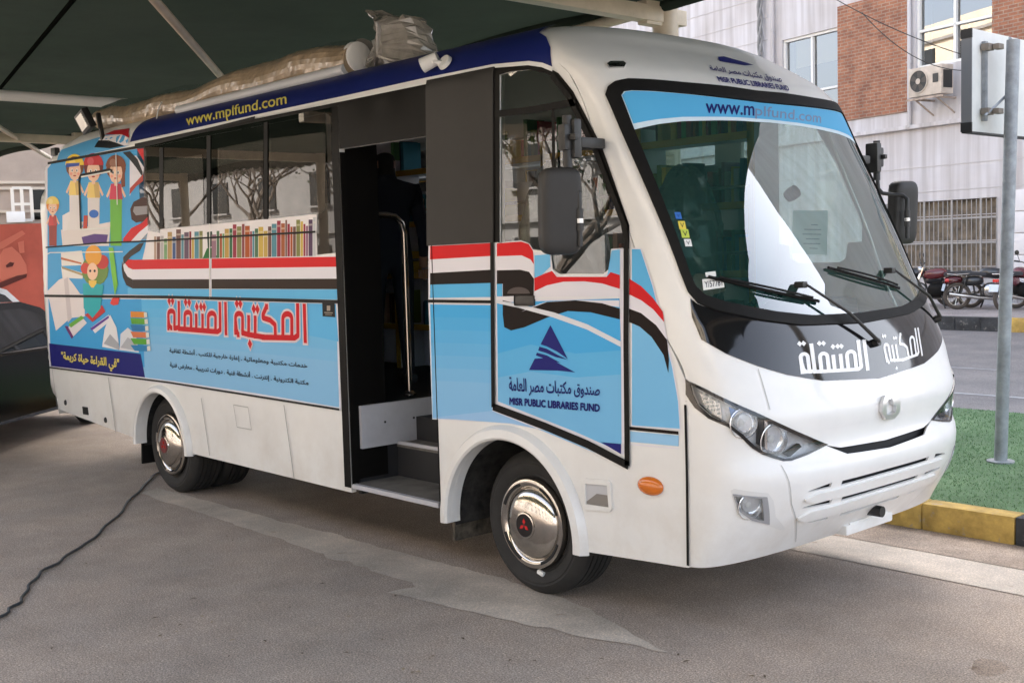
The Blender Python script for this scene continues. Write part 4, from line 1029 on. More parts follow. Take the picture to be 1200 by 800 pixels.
for k in range(4):
    xx = -4.3
    while xx < .05:
        wd = rbk.uniform(.02, .05); hh = rbk.uniform(.18, .28)
        if rbk.random() < (.72 if xx > -1.4 else .25): bb.box((xx, 1.90, 1.27+k*.42+hh/2), (wd*.9, .18, hh), 0, col=lin(rbk.choice(bc)))
        xx += wd
bb.build('shelved_books', M_vinyl, bus)['kind'] = 'stuff'
def seat(x, y, rz, wrap):
    e = empty('seat', (x, y, .90), rz, bus)
    b = MB(); b.box((0, 0, .40), (.48, .48, .14), 0, bev=.05); b.box((0, 0, .2), (.3, .3, .34), 1); b.build('seat_cushion', [M_seat, M_dark], e)
    R = Matrix.Rotation(-.14, 3, 'Y')
    b = MB(); b.box((-.25, 0, .78), (.13, .46, .66), 0, rot=R, bev=.05); b.build('backrest', M_seat, e)
    b = MB(); b.box((-.31, 0, 1.22), (.10, .28, .20), 0, rot=R, bev=.045); b.build('headrest', M_seat, e)
    if wrap:
        b = MB(); bmx = bmesh.new(); bmesh.ops.create_uvsphere(bmx, u_segments=28, v_segments=18, radius=1); rr = random.Random(int(x*10+y*7))
        b.addbm(bmx, lambda p: Vector((-.28+p.x*.17*(1+.12*rr.uniform(-1, 1)), p.y*.31*(1+.08*rr.uniform(-1, 1)), .88+p.z*.56*(1+.04*rr.uniform(-1, 1)))), 0, smooth=False); bmx.free()
        b.build('plastic_cover', M_plastic, e)
seat(.12, .42, 0, True); seat(.05, 1.55, 0, True)
db = MB(); n = 24
top = []
for k in range(n+1):
    t = -.93+1.86*k/n; A = FM(t, 1.46, -.05); B = FM(t, 1.30, -.06)
    top.append((A, np.array([.52, A[1], 1.42]), np.array([.50, A[1], .95]), B))
for k in range(n):
    a, b = top[k], top[k+1]
    db.quad(a[0], b[0], b[1], a[1], 0); db.quad(a[1], b[1], b[2], a[2], 0); db.quad(b[0], a[0], a[3], b[3], 0)
db.box((.66, 1.55, 1.47), (.3, .5, .14), 0, bev=.05); db.build('dashboard', mat('dashboard_grey', (.085, .10, .105), .6), bus)
swl = MB(); c0 = Vector((.42, 1.55, 1.52)); axd = Vector((-.55, 0, .83)).normalized(); xx = Vector((0, 1, 0)); yy = axd.cross(xx)
swl.tube([c0+xx*.22*math.cos(2*PI*k/36)+yy*.22*math.sin(2*PI*k/36) for k in range(36)], .016, 0, 8, closed=True)
for a in (0, 2.1, 4.2): swl.tube([c0, c0+xx*.21*math.cos(a)+yy*.21*math.sin(a)], .014, 0, 6)
swl.tube([c0-axd*.3, c0], .03, 0, 10); swl.build('steering_wheel', M_dark, bus)

# ---------------------------------------------------------------- mirrors
def mirror(sg):
    Y = lambda y: y if sg > 0 else 2.1-y*1.28+.02
    b = MB()
    b.box((.52, Y(-.10), 2.34), (.10, .16, .05), 0, bev=.012); b.box((.545, Y(-.22), 2.355), (.085, .05, .18), 0, bev=.016); b.box((.545, Y(-.265), 2.36), (.05, .05, .12), 0, bev=.014)
    b.box((.545, Y(-.25), 2.36), (.13, .028, .028), 0, bev=.008)
    b.tube([(.545, Y(-.25), 2.46), (.545, Y(-.25), 2.22)], .022, 0, 12)
    o = b.build('side_mirror', M_dark, bus)
    a = MB(); pts = [(.545, -.25, 2.28), (.555, -.25, 2.17), (.575, -.26, 2.14), (.62, -.29, 2.13), (.66, -.33, 2.125), (.69, -.33, 2.10), (.69, -.33, 2.05), (.69, -.33, 1.86)]
    a.tube([(x, Y(y), z) for x, y, z in pts], .0125, 0, 10); a.build('mirror_arm', M_dark, o)
    s = MB(); s.tube([(.69, Y(-.33), 2.03), (.69, Y(-.33), 1.93)], .018, 0, 12); s.tube([(.69, Y(-.33), 1.985), (.69, Y(-.33), 1.965)], .0185, 1, 12); s.build('mirror_clamp', [M_dark, M_steel], o)
    h = MB(); R = Matrix.Rotation(math.radians(-24 if sg > 0 else -14), 3, 'Z') @ Matrix.Rotation(.05, 3, 'Y')
    bm = bmesh.new(); bmesh.ops.create_uvsphere(bm, u_segments=48, v_segments=28, radius=1)
    pw = lambda a, k: math.copysign(abs(a)**k, a)
    for v in bm.verts:
        x_, y_, z_ = v.co; x_ = pw(x_, .55); y_ = pw(y_, .42); z_ = pw(z_, .30)
        m_ = max(abs(y_), abs(z_)); v.co = Vector((x_*.045 if x_ > 0 else max(x_*.07, -.044), y_*.096, z_*.195))
    c = Vector((.625, Y(-.385), 2.02)); h.addbm(bm, lambda p: R @ p + c); bm.free()
    h.build('mirror_shell', mat('mirror_shell', (.034, .033, .032), .5, spec=.3, noise=.12, nscale=10), o)
    gm = MB(); q = [Vector((-.0445, y, z)) for y, z in ((-.085, -.17), (.085, -.17), (.085, .17), (-.085, .17))]
    gm.poly([R @ p + c for p in q]); gm.build('mirror_glass', mat('mirror_glass', (.8, .8, .8), .01, metal=1), o)
mirror(1); mirror(-1)

# ---------------------------------------------------------------- lamps on the roof edge
cl = MB(); c_ = solve_map(SM, 512, 79, -.7, 2.9); p = Vector(SM(*c_, .05)); q2 = Vector(SM(*solve_map(SM, 524, 76, -.6, 2.9), .012)); n2 = Vector(SN(*solve_map(SM, 524, 76, -.6, 2.9)))
cl.lathe([(.0, .022), (.040, .022), (.045, .0)], q2, n2, 20); cl.tube([q2, (p+q2)/2+Vector((0, -.03, 0)), p], .012, 0, 8)
dr = (Vector((-.75, -.5, -.35))).normalized(); cl.tube([p-dr*.045, p+dr*.055], [.036, .042], 0, 18); cl.lathe([(.036, 0), (0, .001)], p+dr*.056, dr, 18, 1)
cl.build('side_camera', [mat('camera_white', (.75, .74, .71), .4), M_dark], bus)
fl_ = MB(); P0 = Vector(SM(-5.75, 3.0, .0)); cc = Vector((-5.72, .05, 3.08))
cc = Vector(on_plane(100, 142, 1, -.02)); R = Matrix.Rotation(.35, 3, 'X') @ Matrix.Rotation(-.25, 3, 'Y')
fl_.box(tuple(cc), (.21, .06, .17), 0, rot=R, bev=.01); fl_.box(tuple(cc+R @ Vector((0, -.033, 0))), (.15, .006, .12), 1, rot=R)
fl_.box(tuple(cc+Vector((.16, .06, -.06))), (.03, .03, .24), 0, rot=Matrix.Rotation(-.3, 3, 'Y')); fl_.build('flood_lamp', [M_dark, mat('lamp_face', (.75, .73, .68), .25, coat=.5)], bus)

# ================================================================== SETTING
def node_ground(name, c1, c2, scale, rough=.85, speck=.46, sscale=125, bump=.35, stain=.35, patchy=1.2, tracks=0.0):
    m = bpy.data.materials.new(name); m.use_nodes = True; t = m.node_tree; b = P(m); N = t.nodes.new; L = t.links.new
    tc = N('ShaderNodeTexCoord')
    def noise(sc, det=5, ro=.6):
        n = N('ShaderNodeTexNoise'); n.inputs['Scale'].default_value = sc; n.inputs['Detail'].default_value = det; n.inputs['Roughness'].default_value = ro
        L(tc.outputs['Object'], n.inputs['Vector']); return n.outputs['Fac']
    def ramp(f, a, b_, ca, cb):
        r = N('ShaderNodeValToRGB'); r.color_ramp.elements[0].position = a; r.color_ramp.elements[1].position = b_
        r.color_ramp.elements[0].color = (*ca, 1); r.color_ramp.elements[1].color = (*cb, 1); L(f, r.inputs['Fac']); return r.outputs['Color']
    def mul(a, b_, f=1.0):
        x = N('ShaderNodeMix'); x.data_type = 'RGBA'; x.blend_type = 'MULTIPLY'; x.inputs[0].default_value = f; L(a, x.inputs[6]); L(b_, x.inputs[7]); return x.outputs[2]
    base = ramp(noise(scale, 7, .65), .32, .68, c1, c2)
    base = mul(base, ramp(noise(patchy, 3), .35, .7, (1-stain*.45,)*3, (1.08, 1.05, 1.02)))
    base = mul(base, ramp(noise(sscale, 2, .5), .36, .66, (1-speck,)*3, (1+speck*.6,)*3))
    v = N('ShaderNodeTexVoronoi'); v.inputs['Scale'].default_value = sscale*.45; L(tc.outputs['Object'], v.inputs['Vector'])
    base = mul(base, ramp(v.outputs['Distance'], .05, .5, (1.25, 1.22, 1.18), (.94, .94, .94)))
    spots = ramp(noise(7.0, 2, .4), .70, .78, (1, 1, 1), (.62, .55, .5)); base = mul(base, spots, stain)
    L(base, b.inputs['Base Color']); b.inputs['Roughness'].default_value = rough; b.inputs['Specular IOR Level'].default_value = .3
    bm_ = N('ShaderNodeBump'); bm_.inputs['Strength'].default_value = bump; bm_.inputs['Distance'].default_value = .006
    L(noise(sscale*.8, 3), bm_.inputs['Height']); L(bm_.outputs['Normal'], b.inputs['Normal'])
    return m
def sheet(name, pts, z, m, kind='structure', res=None):
    b = MB(); b.poly([(p[0], p[1], z) for p in pts]); o = b.build(name, m); o['kind'] = kind; return o
def slab(name, pts, z0, z1, m, kind='structure'):
    b = MB(); n = len(pts)
    if area(pts) < 0: pts = pts[::-1]
    b.poly([(p[0], p[1], z1) for p in pts])
    for i in range(n):
        p, q = pts[i], pts[(i+1) % n]; b.quad((p[0], p[1], z0), (q[0], q[1], z0), (q[0], q[1], z1), (p[0], p[1], z1))
    o = b.build(name, m); o['kind'] = kind; return o
M_lot = node_ground('parking_asphalt', (.425, .350, .288), (.500, .422, .358), 3.5)
M_road = node_ground('road_asphalt', (.20, .190, .188), (.25, .238, .234), .8, sscale=120, bump=.2)
M_conc = node_ground('old_concrete', (.62, .54, .45), (.72, .64, .55), 2.2, sscale=160, speck=.2, stain=.8)
M_dirt = node_ground('kerb_dirt', (.38, .30, .235), (.50, .41, .335), 3.0, sscale=150, speck=.4, stain=.9)
M_pave = node_ground('pavement_concrete', (.30, .27, .265), (.37, .34, .33), 1.2, sscale=60)
sheet('ground', [(-260, -260), (260, -260), (260, 260), (-260, 260)], 0.0, M_lot)
_rj = random.Random(77)
def G2(l, z=0.0):                      # ragged outline on the ground
    q = densify([tuple(gnd(x, y, z)[:2]) for x, y in l], (.09, .09)); return [(x+_rj.gauss(0, .010), y+_rj.gauss(0, .010)) for x, y in q]
sheet('concrete_strip', G2([(163, 577), (185, 572), (205, 577), (603, 682), (560, 697), (500, 690), (330, 632)]), .0015, M_conc)
sheet('concrete_patch', G2([(455, 694), (525, 680), (603, 684), (668, 704), (786, 765), (690, 747), (600, 728)]), .003, M_conc)
k0 = 2.755
sheet('bounce_ground', [(-60, -60), (40, -60), (40, -9.0), (-60, -9.0)], .004, node_ground('bounce_paving', (.15, .14, .125), (.20, .185, .165), 1.5))  # unseen paving added to set the bounce light on the bus
sheet('gutter', [(-22, 1.86), (1.75, 1.80), (9, 1.74), (9, 2.22), (1.5, 2.26), (-22, 2.30)], .004, M_conc)
sheet('dirt_strip', [(-22, 2.31), (1.5, 2.27), (9, 2.23), (9, k0), (-22, k0)], .004, M_dirt)
sheet('dirt_stain', G2([(1138, 777), (1150, 771), (1172, 773), (1183, 783), (1165, 793), (1145, 790)]), .0015, M_dirt)
# kerb of the green island, painted in yellow and black lengths
def kerb_mat(name, c1, c2):            # paint worn through to the concrete in patches
    m = mat(name, c1, .8, noise=.55, nscale=5, bump=.5, bscale=35); t = m.node_tree; N = t.nodes.new; L = t.links.new; b = P(m)
    src = b.inputs['Base Color'].links[0].from_socket; tc = N('ShaderNodeTexCoord')
    n = N('ShaderNodeTexNoise'); n.inputs['Scale'].default_value = 9; n.inputs['Detail'].default_value = 9; n.inputs['Roughness'].default_value = .75; L(tc.outputs['Object'], n.inputs['Vector'])
    r = N('ShaderNodeValToRGB'); r.color_ramp.elements[0].position = .57; r.color_ramp.elements[1].position = .63; L(n.outputs['Fac'], r.inputs['Fac'])
    x = N('ShaderNodeMix'); x.data_type = 'RGBA'; x.inputs[7].default_value = (*c2, 1); L(r.outputs[0], x.inputs[0]); L(src, x.inputs[6]); L(x.outputs[2], b.inputs['Base Color']); return m
M_ky = kerb_mat('kerb_yellow', (.50, .33, .085), (.34, .27, .19)); M_kb = kerb_mat('kerb_black', (.040, .042, .045), (.16, .15, .14))
def kerb(name, y, x0, x1, xs, h, wd, first, length):
    b = MB(); x = xs
    edges = [(x0, xs, 1-first)] if False else []
    a = xs; c = first
    while a > x0: edges.append((max(x0, a-length), a, c)); a -= length; c = 1-c
    a = xs; c = 1-first
    while a < x1: edges.append((a, min(x1, a+length), c)); a += length; c = 1-c
    for (p, q, c) in edges:
        n = max(1, int((q-p)/.5))
        for k in range(n): b.box((p+(q-p)*(k+.5)/n, y+wd/2, h/2), ((q-p)/n-.004, wd, h), c, bev=.018)
    o = b.build(name, [M_ky, M_kb]); o['kind'] = 'structure'
kerb('kerb', k0, -24, 9, float(gnd(1184.5, 641)[0]), .175, .16, 0, 2.4)
M_turf = node_ground('turf_base', (.10, .19, .085), (.16, .26, .135), 3.0, sscale=260, speck=.5, bump=1.0, stain=.5, patchy=1.6)
TY1 = 7.02
slab('grass', [(-24, k0+.16), (9, k0+.16), (9, TY1), (-24, TY1)], 0, .16, M_turf)
# blades of the artificial turf where it is near
tb = MB(); rr = random.Random(11)
for k in range(26000):
    x_ = rr.uniform(-1.4, 2.6); y_ = rr.uniform(k0+.17, TY1-.01)
    a = rr.uniform(0, PI); h = rr.uniform(.008, .020); wq = .004; lx, ly = rr.uniform(-.012, .012), rr.uniform(-.012, .012)
    dx, dy = math.cos(a)*wq, math.sin(a)*wq
    c = rr.random(); col = mixc((.12, .22, .10), (.21, .32, .17), c)
    tb.face([tb.vert((x_-dx, y_-dy, .16)), tb.vert((x_+dx, y_+dy, .16)), tb.vert((x_+lx, y_+ly, .16+h))], 0, col)
o = tb.build('turf_blades', attr_mat('turf_fibre', .6, 0)); o['kind'] = 'stuff'; o['label'] = 'short green artificial turf behind the yellow kerb'
sheet('road', [(-120, TY1+.02), (120, TY1+.02), (120, 18.44), (-120, 18.44)], .004, M_road)
ml_ = MB()
for y_, a, b_ in ((9.2, -40, 40), (11.86, -40, -3.1)): ml_.poly([(a, y_-.05, .008), (b_, y_-.05, .008), (b_, y_+.05, .008), (a, y_+.05, .008)])
o = ml_.build('road_marking', mat('worn_white_line', (.34, .34, .34), .8, noise=.4, nscale=4)); o['kind'] = 'structure'
kerb('far_kerb', 18.45, -60, 30, float(gnd(1180.5, 389)[0]), .28, .2, 1, 3.2)
slab('pavement', [(-60, 18.65), (30, 18.65), (30, 60), (-60, 60)], 0, .27, M_pave)

# ------------------------------------------------------------------ shade canopy
can = cprop(empty('shade_canopy', (-1.75, 3.2, 0)), 'dark green shade canopy with cream steel beams stretched over the bus', 'canopy')
M_net = mat('shade_net', (.034, .046, .036), .95, spec=.1, noise=.25, nscale=1.5, bump=.2, bscale=300)
def add_glow(m, col, f):               # light that soaks through the cloth
    t = m.node_tree; tl = t.nodes.new('ShaderNodeBsdfTranslucent'); tl.inputs[0].default_value = (*col, 1); mx = t.nodes.new('ShaderNodeMixShader'); mx.inputs[0].default_value = f
    t.links.new(P(m).outputs[0], mx.inputs[1]); t.links.new(tl.outputs[0], mx.inputs[2]); t.links.new(mx.outputs[0], t.nodes['Material Output'].inputs[0])
add_glow(M_net, (.020, .026, .018), .25)
M_cream = mat('cream_steel', (.52, .44, .33), .5, noise=.15, nscale=5)
M_wtube = mat('white_tube', (.68, .67, .64), .45)
O = np.array([-1.75, 3.2, 0])
nb = MB()
CZ = 3.76
def cz(x, y):
    d = abs(((x+1.75+2.575) % 5.15)-2.575)
    return CZ + .05*math.sin(d*1.2) - (.55*((-y-1.0)/4.5)**2 if y < -1 else 0)
def net_sheet(nb, O, xs_, ys_, f, edge, m=0, far=None):
    gi = {}
    for i, x_ in enumerate(xs_):
        for j, y_ in enumerate(ys_):
            y2 = ys_[0]+(y_-ys_[0])*((far(x_)-ys_[0])/(ys_[-1]-ys_[0]) if far else 1); gi[i, j] = nb.vert(np.array([x_, y2, f(x_, y2)])-O)
    for i in range(len(xs_)-1):
        for j in range(len(ys_)-1): nb.face([gi[i, j], gi[i, j+1], gi[i+1, j+1], gi[i+1, j]], m, (1, 1, 1), True)
    for i in range(int((xs_[-1]-xs_[0])*24)):     # scalloped valance on the open side
        xa = xs_[0]+i/24; xb = xa+1/24
        d = lambda x: .15+.05*abs(math.sin(x*PI/.36))
        nb.quad(np.array([xa, edge, f(xa, edge)])-O, np.array([xb, edge, f(xb, edge)])-O, np.array([xb, edge, f(xb, edge)-d(xb)])-O, np.array([xa, edge, f(xa, edge)-d(xa)])-O, m)
xs_ = np.arange(-27.5, 4.51, .25)
YE = -2.3
cz = lambda x, y: CZ + .05*math.sin(abs(((x+1.75+2.575) % 5.15)-2.575)*1.2)
yfar = lambda x: float(np.interp(x, [-.5, 1.2, 1.8, 2.3, 3.0, 3.8, 5.0], [3.1, 2.85, 2.74, 2.62, 2.48, 1.7, .5]))
net_sheet(nb, O, xs_, np.linspace(YE, 3.1, 12), cz, YE, far=yfar)
nb.tube([np.array([x_, yfar(x_)+.03, cz(x_, 2.8)-.02])-O for x_ in xs_], .055, 0, 10)
nb.build('shade_net', M_net, can)
O2 = np.array([-6, -9.3, 0]); can2 = cprop(empty('shade_canopy', tuple(O2)), 'green shade canopy of the neighbouring parking row, mirrored in the bus windows', 'canopy')
nb = MB(); net_sheet(nb, O2, np.arange(-30, 12.01, .5), np.linspace(-9.5, -5.0, 8), lambda x, y: 4.0+.06*math.sin(x*1.2), -9.5); nb.build('shade_net', M_net, can2)
for x_ in range(-28, 13, 6):
    b = MB(); b.tube([np.array([x_, -9.3, 0])-O2, np.array([x_, -9.3, 3.95])-O2], .1, 0, 14); b.build('column', M_cream, can2)
    b = MB(); b.box(tuple(np.array([x_, -7.2, 3.85])-O2), (.13, 4.3, .16), 0); b.build('beam', M_cream, can2)
for x_ in (-1.75, -6.9, -12.9, -19.5, 3.6):
    b = MB()
    if x_ == -6.9: b.tube([np.array([x_, -2.2, 3.42])-O, np.array([x_, 3.2, 3.42])-O], .052, 0, 14)
    else: b.box(tuple(np.array([x_, .6, 3.665])-O), (.12, 5.6, .12), 0, bev=.01)
    b.build('beam', M_cream if x_ != -6.9 else M_wtube, can)
    b = MB(); b.tube([np.array([x_, 3.2, 0])-O, np.array([x_, 3.2, 3.86])-O], .105, 0, 20); b.box(tuple(np.array([x_, 3.2, .18])-O), (.36, .36, .03), 0, bev=.005)
    b.box(tuple(np.array([x_, 3.05, 3.68])-O), (.10, .25, .2), 0, bev=.01); b.build('column', M_cream, can)
for px, py in (((180, -1), (253, 83)), ((0, 150), (50, 180))):
    zz = 3.66; a = on_plane(*px, 2, zz); b_ = on_plane(*py, 2, zz); d = (b_-a)/np.linalg.norm(b_-a)
    b = MB(); b.tube([a-d*1.2-O, b_+d*.8-O], .035, 0, 10); b.build('brace', M_cream, can)
b = MB(); a = on_plane(86, 0, 2, 3.73); b_ = on_plane(0, 104, 2, 3.73); d = b_-a
b.tube([a-d*.3-O, b_+d*.3-O], .018, 0, 8); b.build('net_seam', mat('seam_black', (.006, .007, .006), .95, spec=.0), can)  # dark tube drawn in for the seam of the net
b = MB()                               # pipes and small fittings at the column head
b.tube([np.array([-3.2, 2.95, 3.62])-O, np.array([-1.80, 3.10, 3.72])-O], .045, 0, 12); b.tube([np.array([-1.75, 3.2, 3.84])-O, np.array([-.4, 3.5, 4.02])-O], .02, 1, 8)
b.build('edge_pipe', [M_cream, M_dark], can)

# ------------------------------------------------------------------ the building across the road
bw = empty('office_building'); cprop(bw, 'white office building with brick panels and barred ground floor window across the road', 'building')
AX = np.array([.975, -.222, 0]); AX = AX/np.linalg.norm(AX); NRM = np.array([-AX[1]*-1, -AX[0], 0])
NRM = np.array([AX[1], -AX[0], 0])     # towards the road
W0 = at_dist(1123, 300, 30.5); W0[2] = 0
bw.location = tuple(W0); bw.rotation_euler = (0, 0, math.atan2(AX[1], AX[0]))
def wl(px, py):                        # survey pixel -> (along, height) on the facade
    D = ray(px, py); t = ((W0-CAM)@NRM)/(D@NRM); p = CAM+t*D; return float((p-W0)@AX), float(p[2])
def WL(l): return [wl(*p) for p in l]
# local frame of the building: x along the facade, -y towards the road
S0, S1 = -40.0, 18.7; HT = 27.0  # unseen upper storeys raised to keep the sun off the lot
M_wall = mat('white_render', (.66, .645, .66), .8, noise=.07, nscale=1.2, bump=.1, bscale=30)
def wall_mat():
    m = mat('stained_render', (.66, .645, .66), .8); t = m.node_tree; N = t.nodes.new; L = t.links.new
    tc = N('ShaderNodeTexCoord'); mp = N('ShaderNodeMapping'); mp.inputs['Scale'].default_value = (3.0, 1, .15)
    L(tc.outputs['Object'], mp.inputs['Vector']); n = N('ShaderNodeTexNoise'); n.inputs['Scale'].default_value = 1.5; n.inputs['Detail'].default_value = 6
    L(mp.outputs[0], n.inputs['Vector']); r = N('ShaderNodeValToRGB'); r.color_ramp.elements[0].position = .35; r.color_ramp.elements[1].position = .62
    r.color_ramp.elements[0].color = (.44, .42, .425, 1); r.color_ramp.elements[1].color = (.59, .58, .60, 1); L(n.outputs['Fac'], r.inputs['Fac'])
    n2 = N('ShaderNodeTexNoise'); n2.inputs['Scale'].default_value = .6; n2.inputs['Detail'].default_value = 5; L(tc.outputs['Object'], n2.inputs['Vector'])
    r2 = N('ShaderNodeValToRGB'); r2.color_ramp.elements[0].position = .3; r2.color_ramp.elements[1].position = .6; r2.color_ramp.elements[0].color = (.86, .83, .80, 1); L(n2.outputs['Fac'], r2.inputs['Fac'])
    x = N('ShaderNodeMix'); x.data_type = 'RGBA'; x.blend_type = 'MULTIPLY'; x.inputs[0].default_value = 1; L(r.outputs[0], x.inputs[6]); L(r2.outputs[0], x.inputs[7]); L(x.outputs[2], P(m).inputs['Base Color'])
    return m
M_wall = wall_mat()
def brick_mat():
    m = mat('brick', (.3, .15, .1), .85); t = m.node_tree; N = t.nodes.new; L = t.links.new
    tc = N('ShaderNodeTexCoord'); mp = N('ShaderNodeMapping'); mp.inputs['Rotation'].default_value = (math.radians(90), 0, 0); L(tc.outputs['Object'], mp.inputs['Vector'])
    bk = N('ShaderNodeTexBrick'); bk.inputs['Scale'].default_value = 1.0; bk.inputs['Brick Width'].default_value = .26; bk.inputs['Row Height'].default_value = .085; bk.inputs['Mortar Size'].default_value = .012
    bk.inputs['Color1'].default_value = (.34, .145, .085, 1); bk.inputs['Color2'].default_value = (.25, .105, .065, 1); bk.inputs['Mortar'].default_value = (.30, .23, .18, 1)
    L(mp.outputs[0], bk.inputs['Vector'])
    n = N('ShaderNodeTexNoise'); n.inputs['Scale'].default_value = 2.2; n.inputs['Detail'].default_value = 8; n.inputs['Roughness'].default_value = .75; L(tc.outputs['Object'], n.inputs['Vector'])
    r = N('ShaderNodeValToRGB'); r.color_ramp.elements[0].position = .3; r.color_ramp.elements[1].position = .72; r.color_ramp.elements[0].color = (.6, .55, .55, 1); r.color_ramp.elements[1].color = (1.35, 1.3, 1.2, 1)
    L(n.outputs['Fac'], r.inputs['Fac']); x = N('ShaderNodeMix'); x.data_type = 'RGBA'; x.blend_type = 'MULTIPLY'; x.inputs[0].default_value = 1; L(bk.outputs['Color'], x.inputs[6]); L(r.outputs['Color'], x.inputs[7])
    L(x.outputs[2], P(m).inputs['Base Color']); return m
M_brick = brick_mat()
M_wframe = mat('white_window_frame', (.72, .72, .70), .45); M_wpane = mat('office_window_glass', (.05, .055, .06), .03, spec=1.0, coat=1.0)
M_wpane.node_tree.nodes['Principled BSDF'].inputs['Coat IOR'].default_value = 1.9
openings = []
w1 = WL([(916.5, 47), (984, 32), (984, 139), (916.5, 152)])
w2 = WL([(1073, -40), (1164, -48), (1164, 60), (1073, 79)])
gr = WL([(1060, 237.5), (1168.5, 231), (1168.5, 316), (1060, 322)])
def rect(q): return min(p[0] for p in q), max(p[0] for p in q), min(p[1] for p in q), max(p[1] for p in q)
R1, R2, RG = rect([w1[0], w1[1], (w1[0][0], w1[2][1]), (w1[1][0], w1[2][1])]), rect([(w2[0][0], w2[3][1]), (w2[1][0], w2[0][1])]), rect([(gr[0][0], gr[3][1]+.1), (gr[1][0], gr[1][1])])
R1 = (w1[0][0], w1[1][0], w1[2][1], (w1[0][1]+w1[1][1])/2); R2 = (w2[0][0], w2[1][0], w2[3][1]-.05, w2[0][1]); RG = (gr[0][0]-.6, gr[1][0], .9, (gr[0][1]+gr[1][1])/2)
FMW = lambda a, b, off=0.0: np.array([a, -off, b]); FNW = lambda a, b: np.array([0, -1.0, 0])
b = MB(); rep = []
for fl2 in range(1, 4):
    for k in range(-5, 4):
        a0 = R1[0]+k*7.6
        if fl2 == 1 and k in (0, 1): continue
        if S0+1 < a0 and a0+2.4 < S1: rep.append((a0, a0+2.4, R1[2]+(fl2-1)*5.4, R1[2]+(fl2-1)*5.4+2.6))
allw = [R1, R2]+[r for r in rep]
patch(b, [(S0, .27), (S1, .27), (S1, HT), (S0, HT)], FMW, FNW, holes=[[(r[0], r[2]), (r[1], r[2]), (r[1], r[3]), (r[0], r[3])] for r in allw+[RG]], th=.35, res=(60, 60), grid=False)
b.box(((S0+S1)/2, 6.4, (HT+.27)/2), (S1-S0-.02, 12, HT-.3), 0)
b.build('facade', M_wall, bw)
b = MB(); ly = wl(1060, 150.5)[1]; b.box(((S0+S1)/2, -.05, ly), (S1-S0, .16, .10), 0, bev=.01); lz = wl(1060, 140)[1]; b.box(((S0+S1)/2, -.01, (ly+lz)/2+.1), (S1-S0, .05, .36), 0)
gl = mat('wall_joint', (.46, .44, .44), .9)
for k in range(1, 7): b.box(((S0+S1)/2, -.004, ly-.4-k*.62), (S1-S0, .012, .018), 1)
for k in range(9): b.box(((S0+w1[0][0]-.6)/2, -.004, ly+1.2+k*.62), (w1[0][0]-.6-S0, .012, .02), 1)
b.build('ledge', [M_wall, gl], bw)
def bpanel(a0, a1, z0, z1):
    b = MB(); b.box(((a0+a1)/2, -.03, (z0+z1)/2), (a1-a0, .08, z1-z0), 0); b.build('brick_panel', M_brick, bw)
bq = WL([(983.5, 22), (1065, 4), (1066, 130.5), (984, 143.5)])
bpanel(bq[0][0], bq[1][0], (bq[2][1]+bq[3][1])/2, bq[0][1]+.3)
bq2 = WL([(1165, 0), (1165, 120)]); bpanel(bq2[0][0], bq2[0][0]+2.6, (bq[2][1]+bq[3][1])/2, bq2[0][1]+3)
M_wclear = glass_mat('office_clear_glass', (.7, .72, .72), 2.7)
for i, r in enumerate(allw):
    a0, a1, z0, z1 = r
    f = MB(); t_ = .07
    for (c_, s_) in ((((a0+a1)/2, z0+t_/2), (a1-a0-.01, t_)), (((a0+a1)/2, z1-t_/2), (a1-a0-.01, t_)), ((a0+t_/2, (z0+z1)/2), (t_, z1-z0-.15)), ((a1-t_/2, (z0+z1)/2), (t_, z1-z0-.15)), (((a0+a1)/2, (z0+z1)/2), (t_, z1-z0-.15)), (((a0+a1)/2, z0+(z1-z0)*.36), (a1-a0-.15, .06))):
        f.box((c_[0], .10, c_[1]), (s_[0], .08, s_[1]), 0)
    o = f.build('window', M_wframe, bw)
    g_ = MB(); g_.quad((a0+.05, .14, z0+.05), (a1-.05, .14, z0+.05), (a1-.05, .14, z1-.05), (a0+.05, .14, z1-.05)); g_.build('pane', M_wpane if i > 1 else M_wclear, o)
    if i < 2:
        c = MB(); c.quad((a0, .30, z0), (a1, .30, z0), (a1, .30, z1), (a0, .30, z1)); c.build('room_shade_backing', M_intdark, o)  # dark sheet added in place of the dim room behind the panes
        c = MB(); c.box((a0+(a1-a0)*.78, .20, z0+(z1-z0)*.2), ((a1-a0)*.3, .04, (z1-z0)*.3), 0); c.build('cabinet', mat('cabinet_brown', (.25, .14, .08), .6), o)
        c = MB(); c.box(((a0+a1)/2, .22, z1-.45), (a1-a0-.2, .02, .75), 0); c.build('blind', mat('roller_blind', (.42, .40, .34), .7), o)
        c = MB(); c.box((a0+.22, .17, (z0+z1)/2), (.28, .02, z1-z0-.2), 0); c.build('curtain', mat('blue_curtain', (.06, .10, .16), .8), o)
# barred ground-floor window
g_ = MB(); a0, a1, z0, z1 = RG
g_.box(((a0+a1)/2, .24, (z0+z1)/2), (a1-a0, .02, z1-z0), 0); o = g_.build('barred_window', mat('old_blinds', (.20, .165, .125), .8, noise=.6, nscale=3), bw)
f = MB(); n = int((a1-a0)/.14)
for k in range(n+1): f.tube([(a0+(a1-a0)*k/n, -.02, z0), (a0+(a1-a0)*k/n, -.02, z1-.02)], .011, 0, 6)
for z_ in (z0+.15, z0+(z1-z0)*.45, z0+(z1-z0)*.76): f.box(((a0+a1)/2, -.035, z_), (a1-a0, .02, .045), 0)
for k in range(4): f.box((a0+(a1-a0)*(k+.5)/4, -.04, (z0+z1)/2), (.05, .022, z1-z0-.02), 0)
f.build('bar_grille', mat('painted_bars', (.30, .29, .28), .6), o)
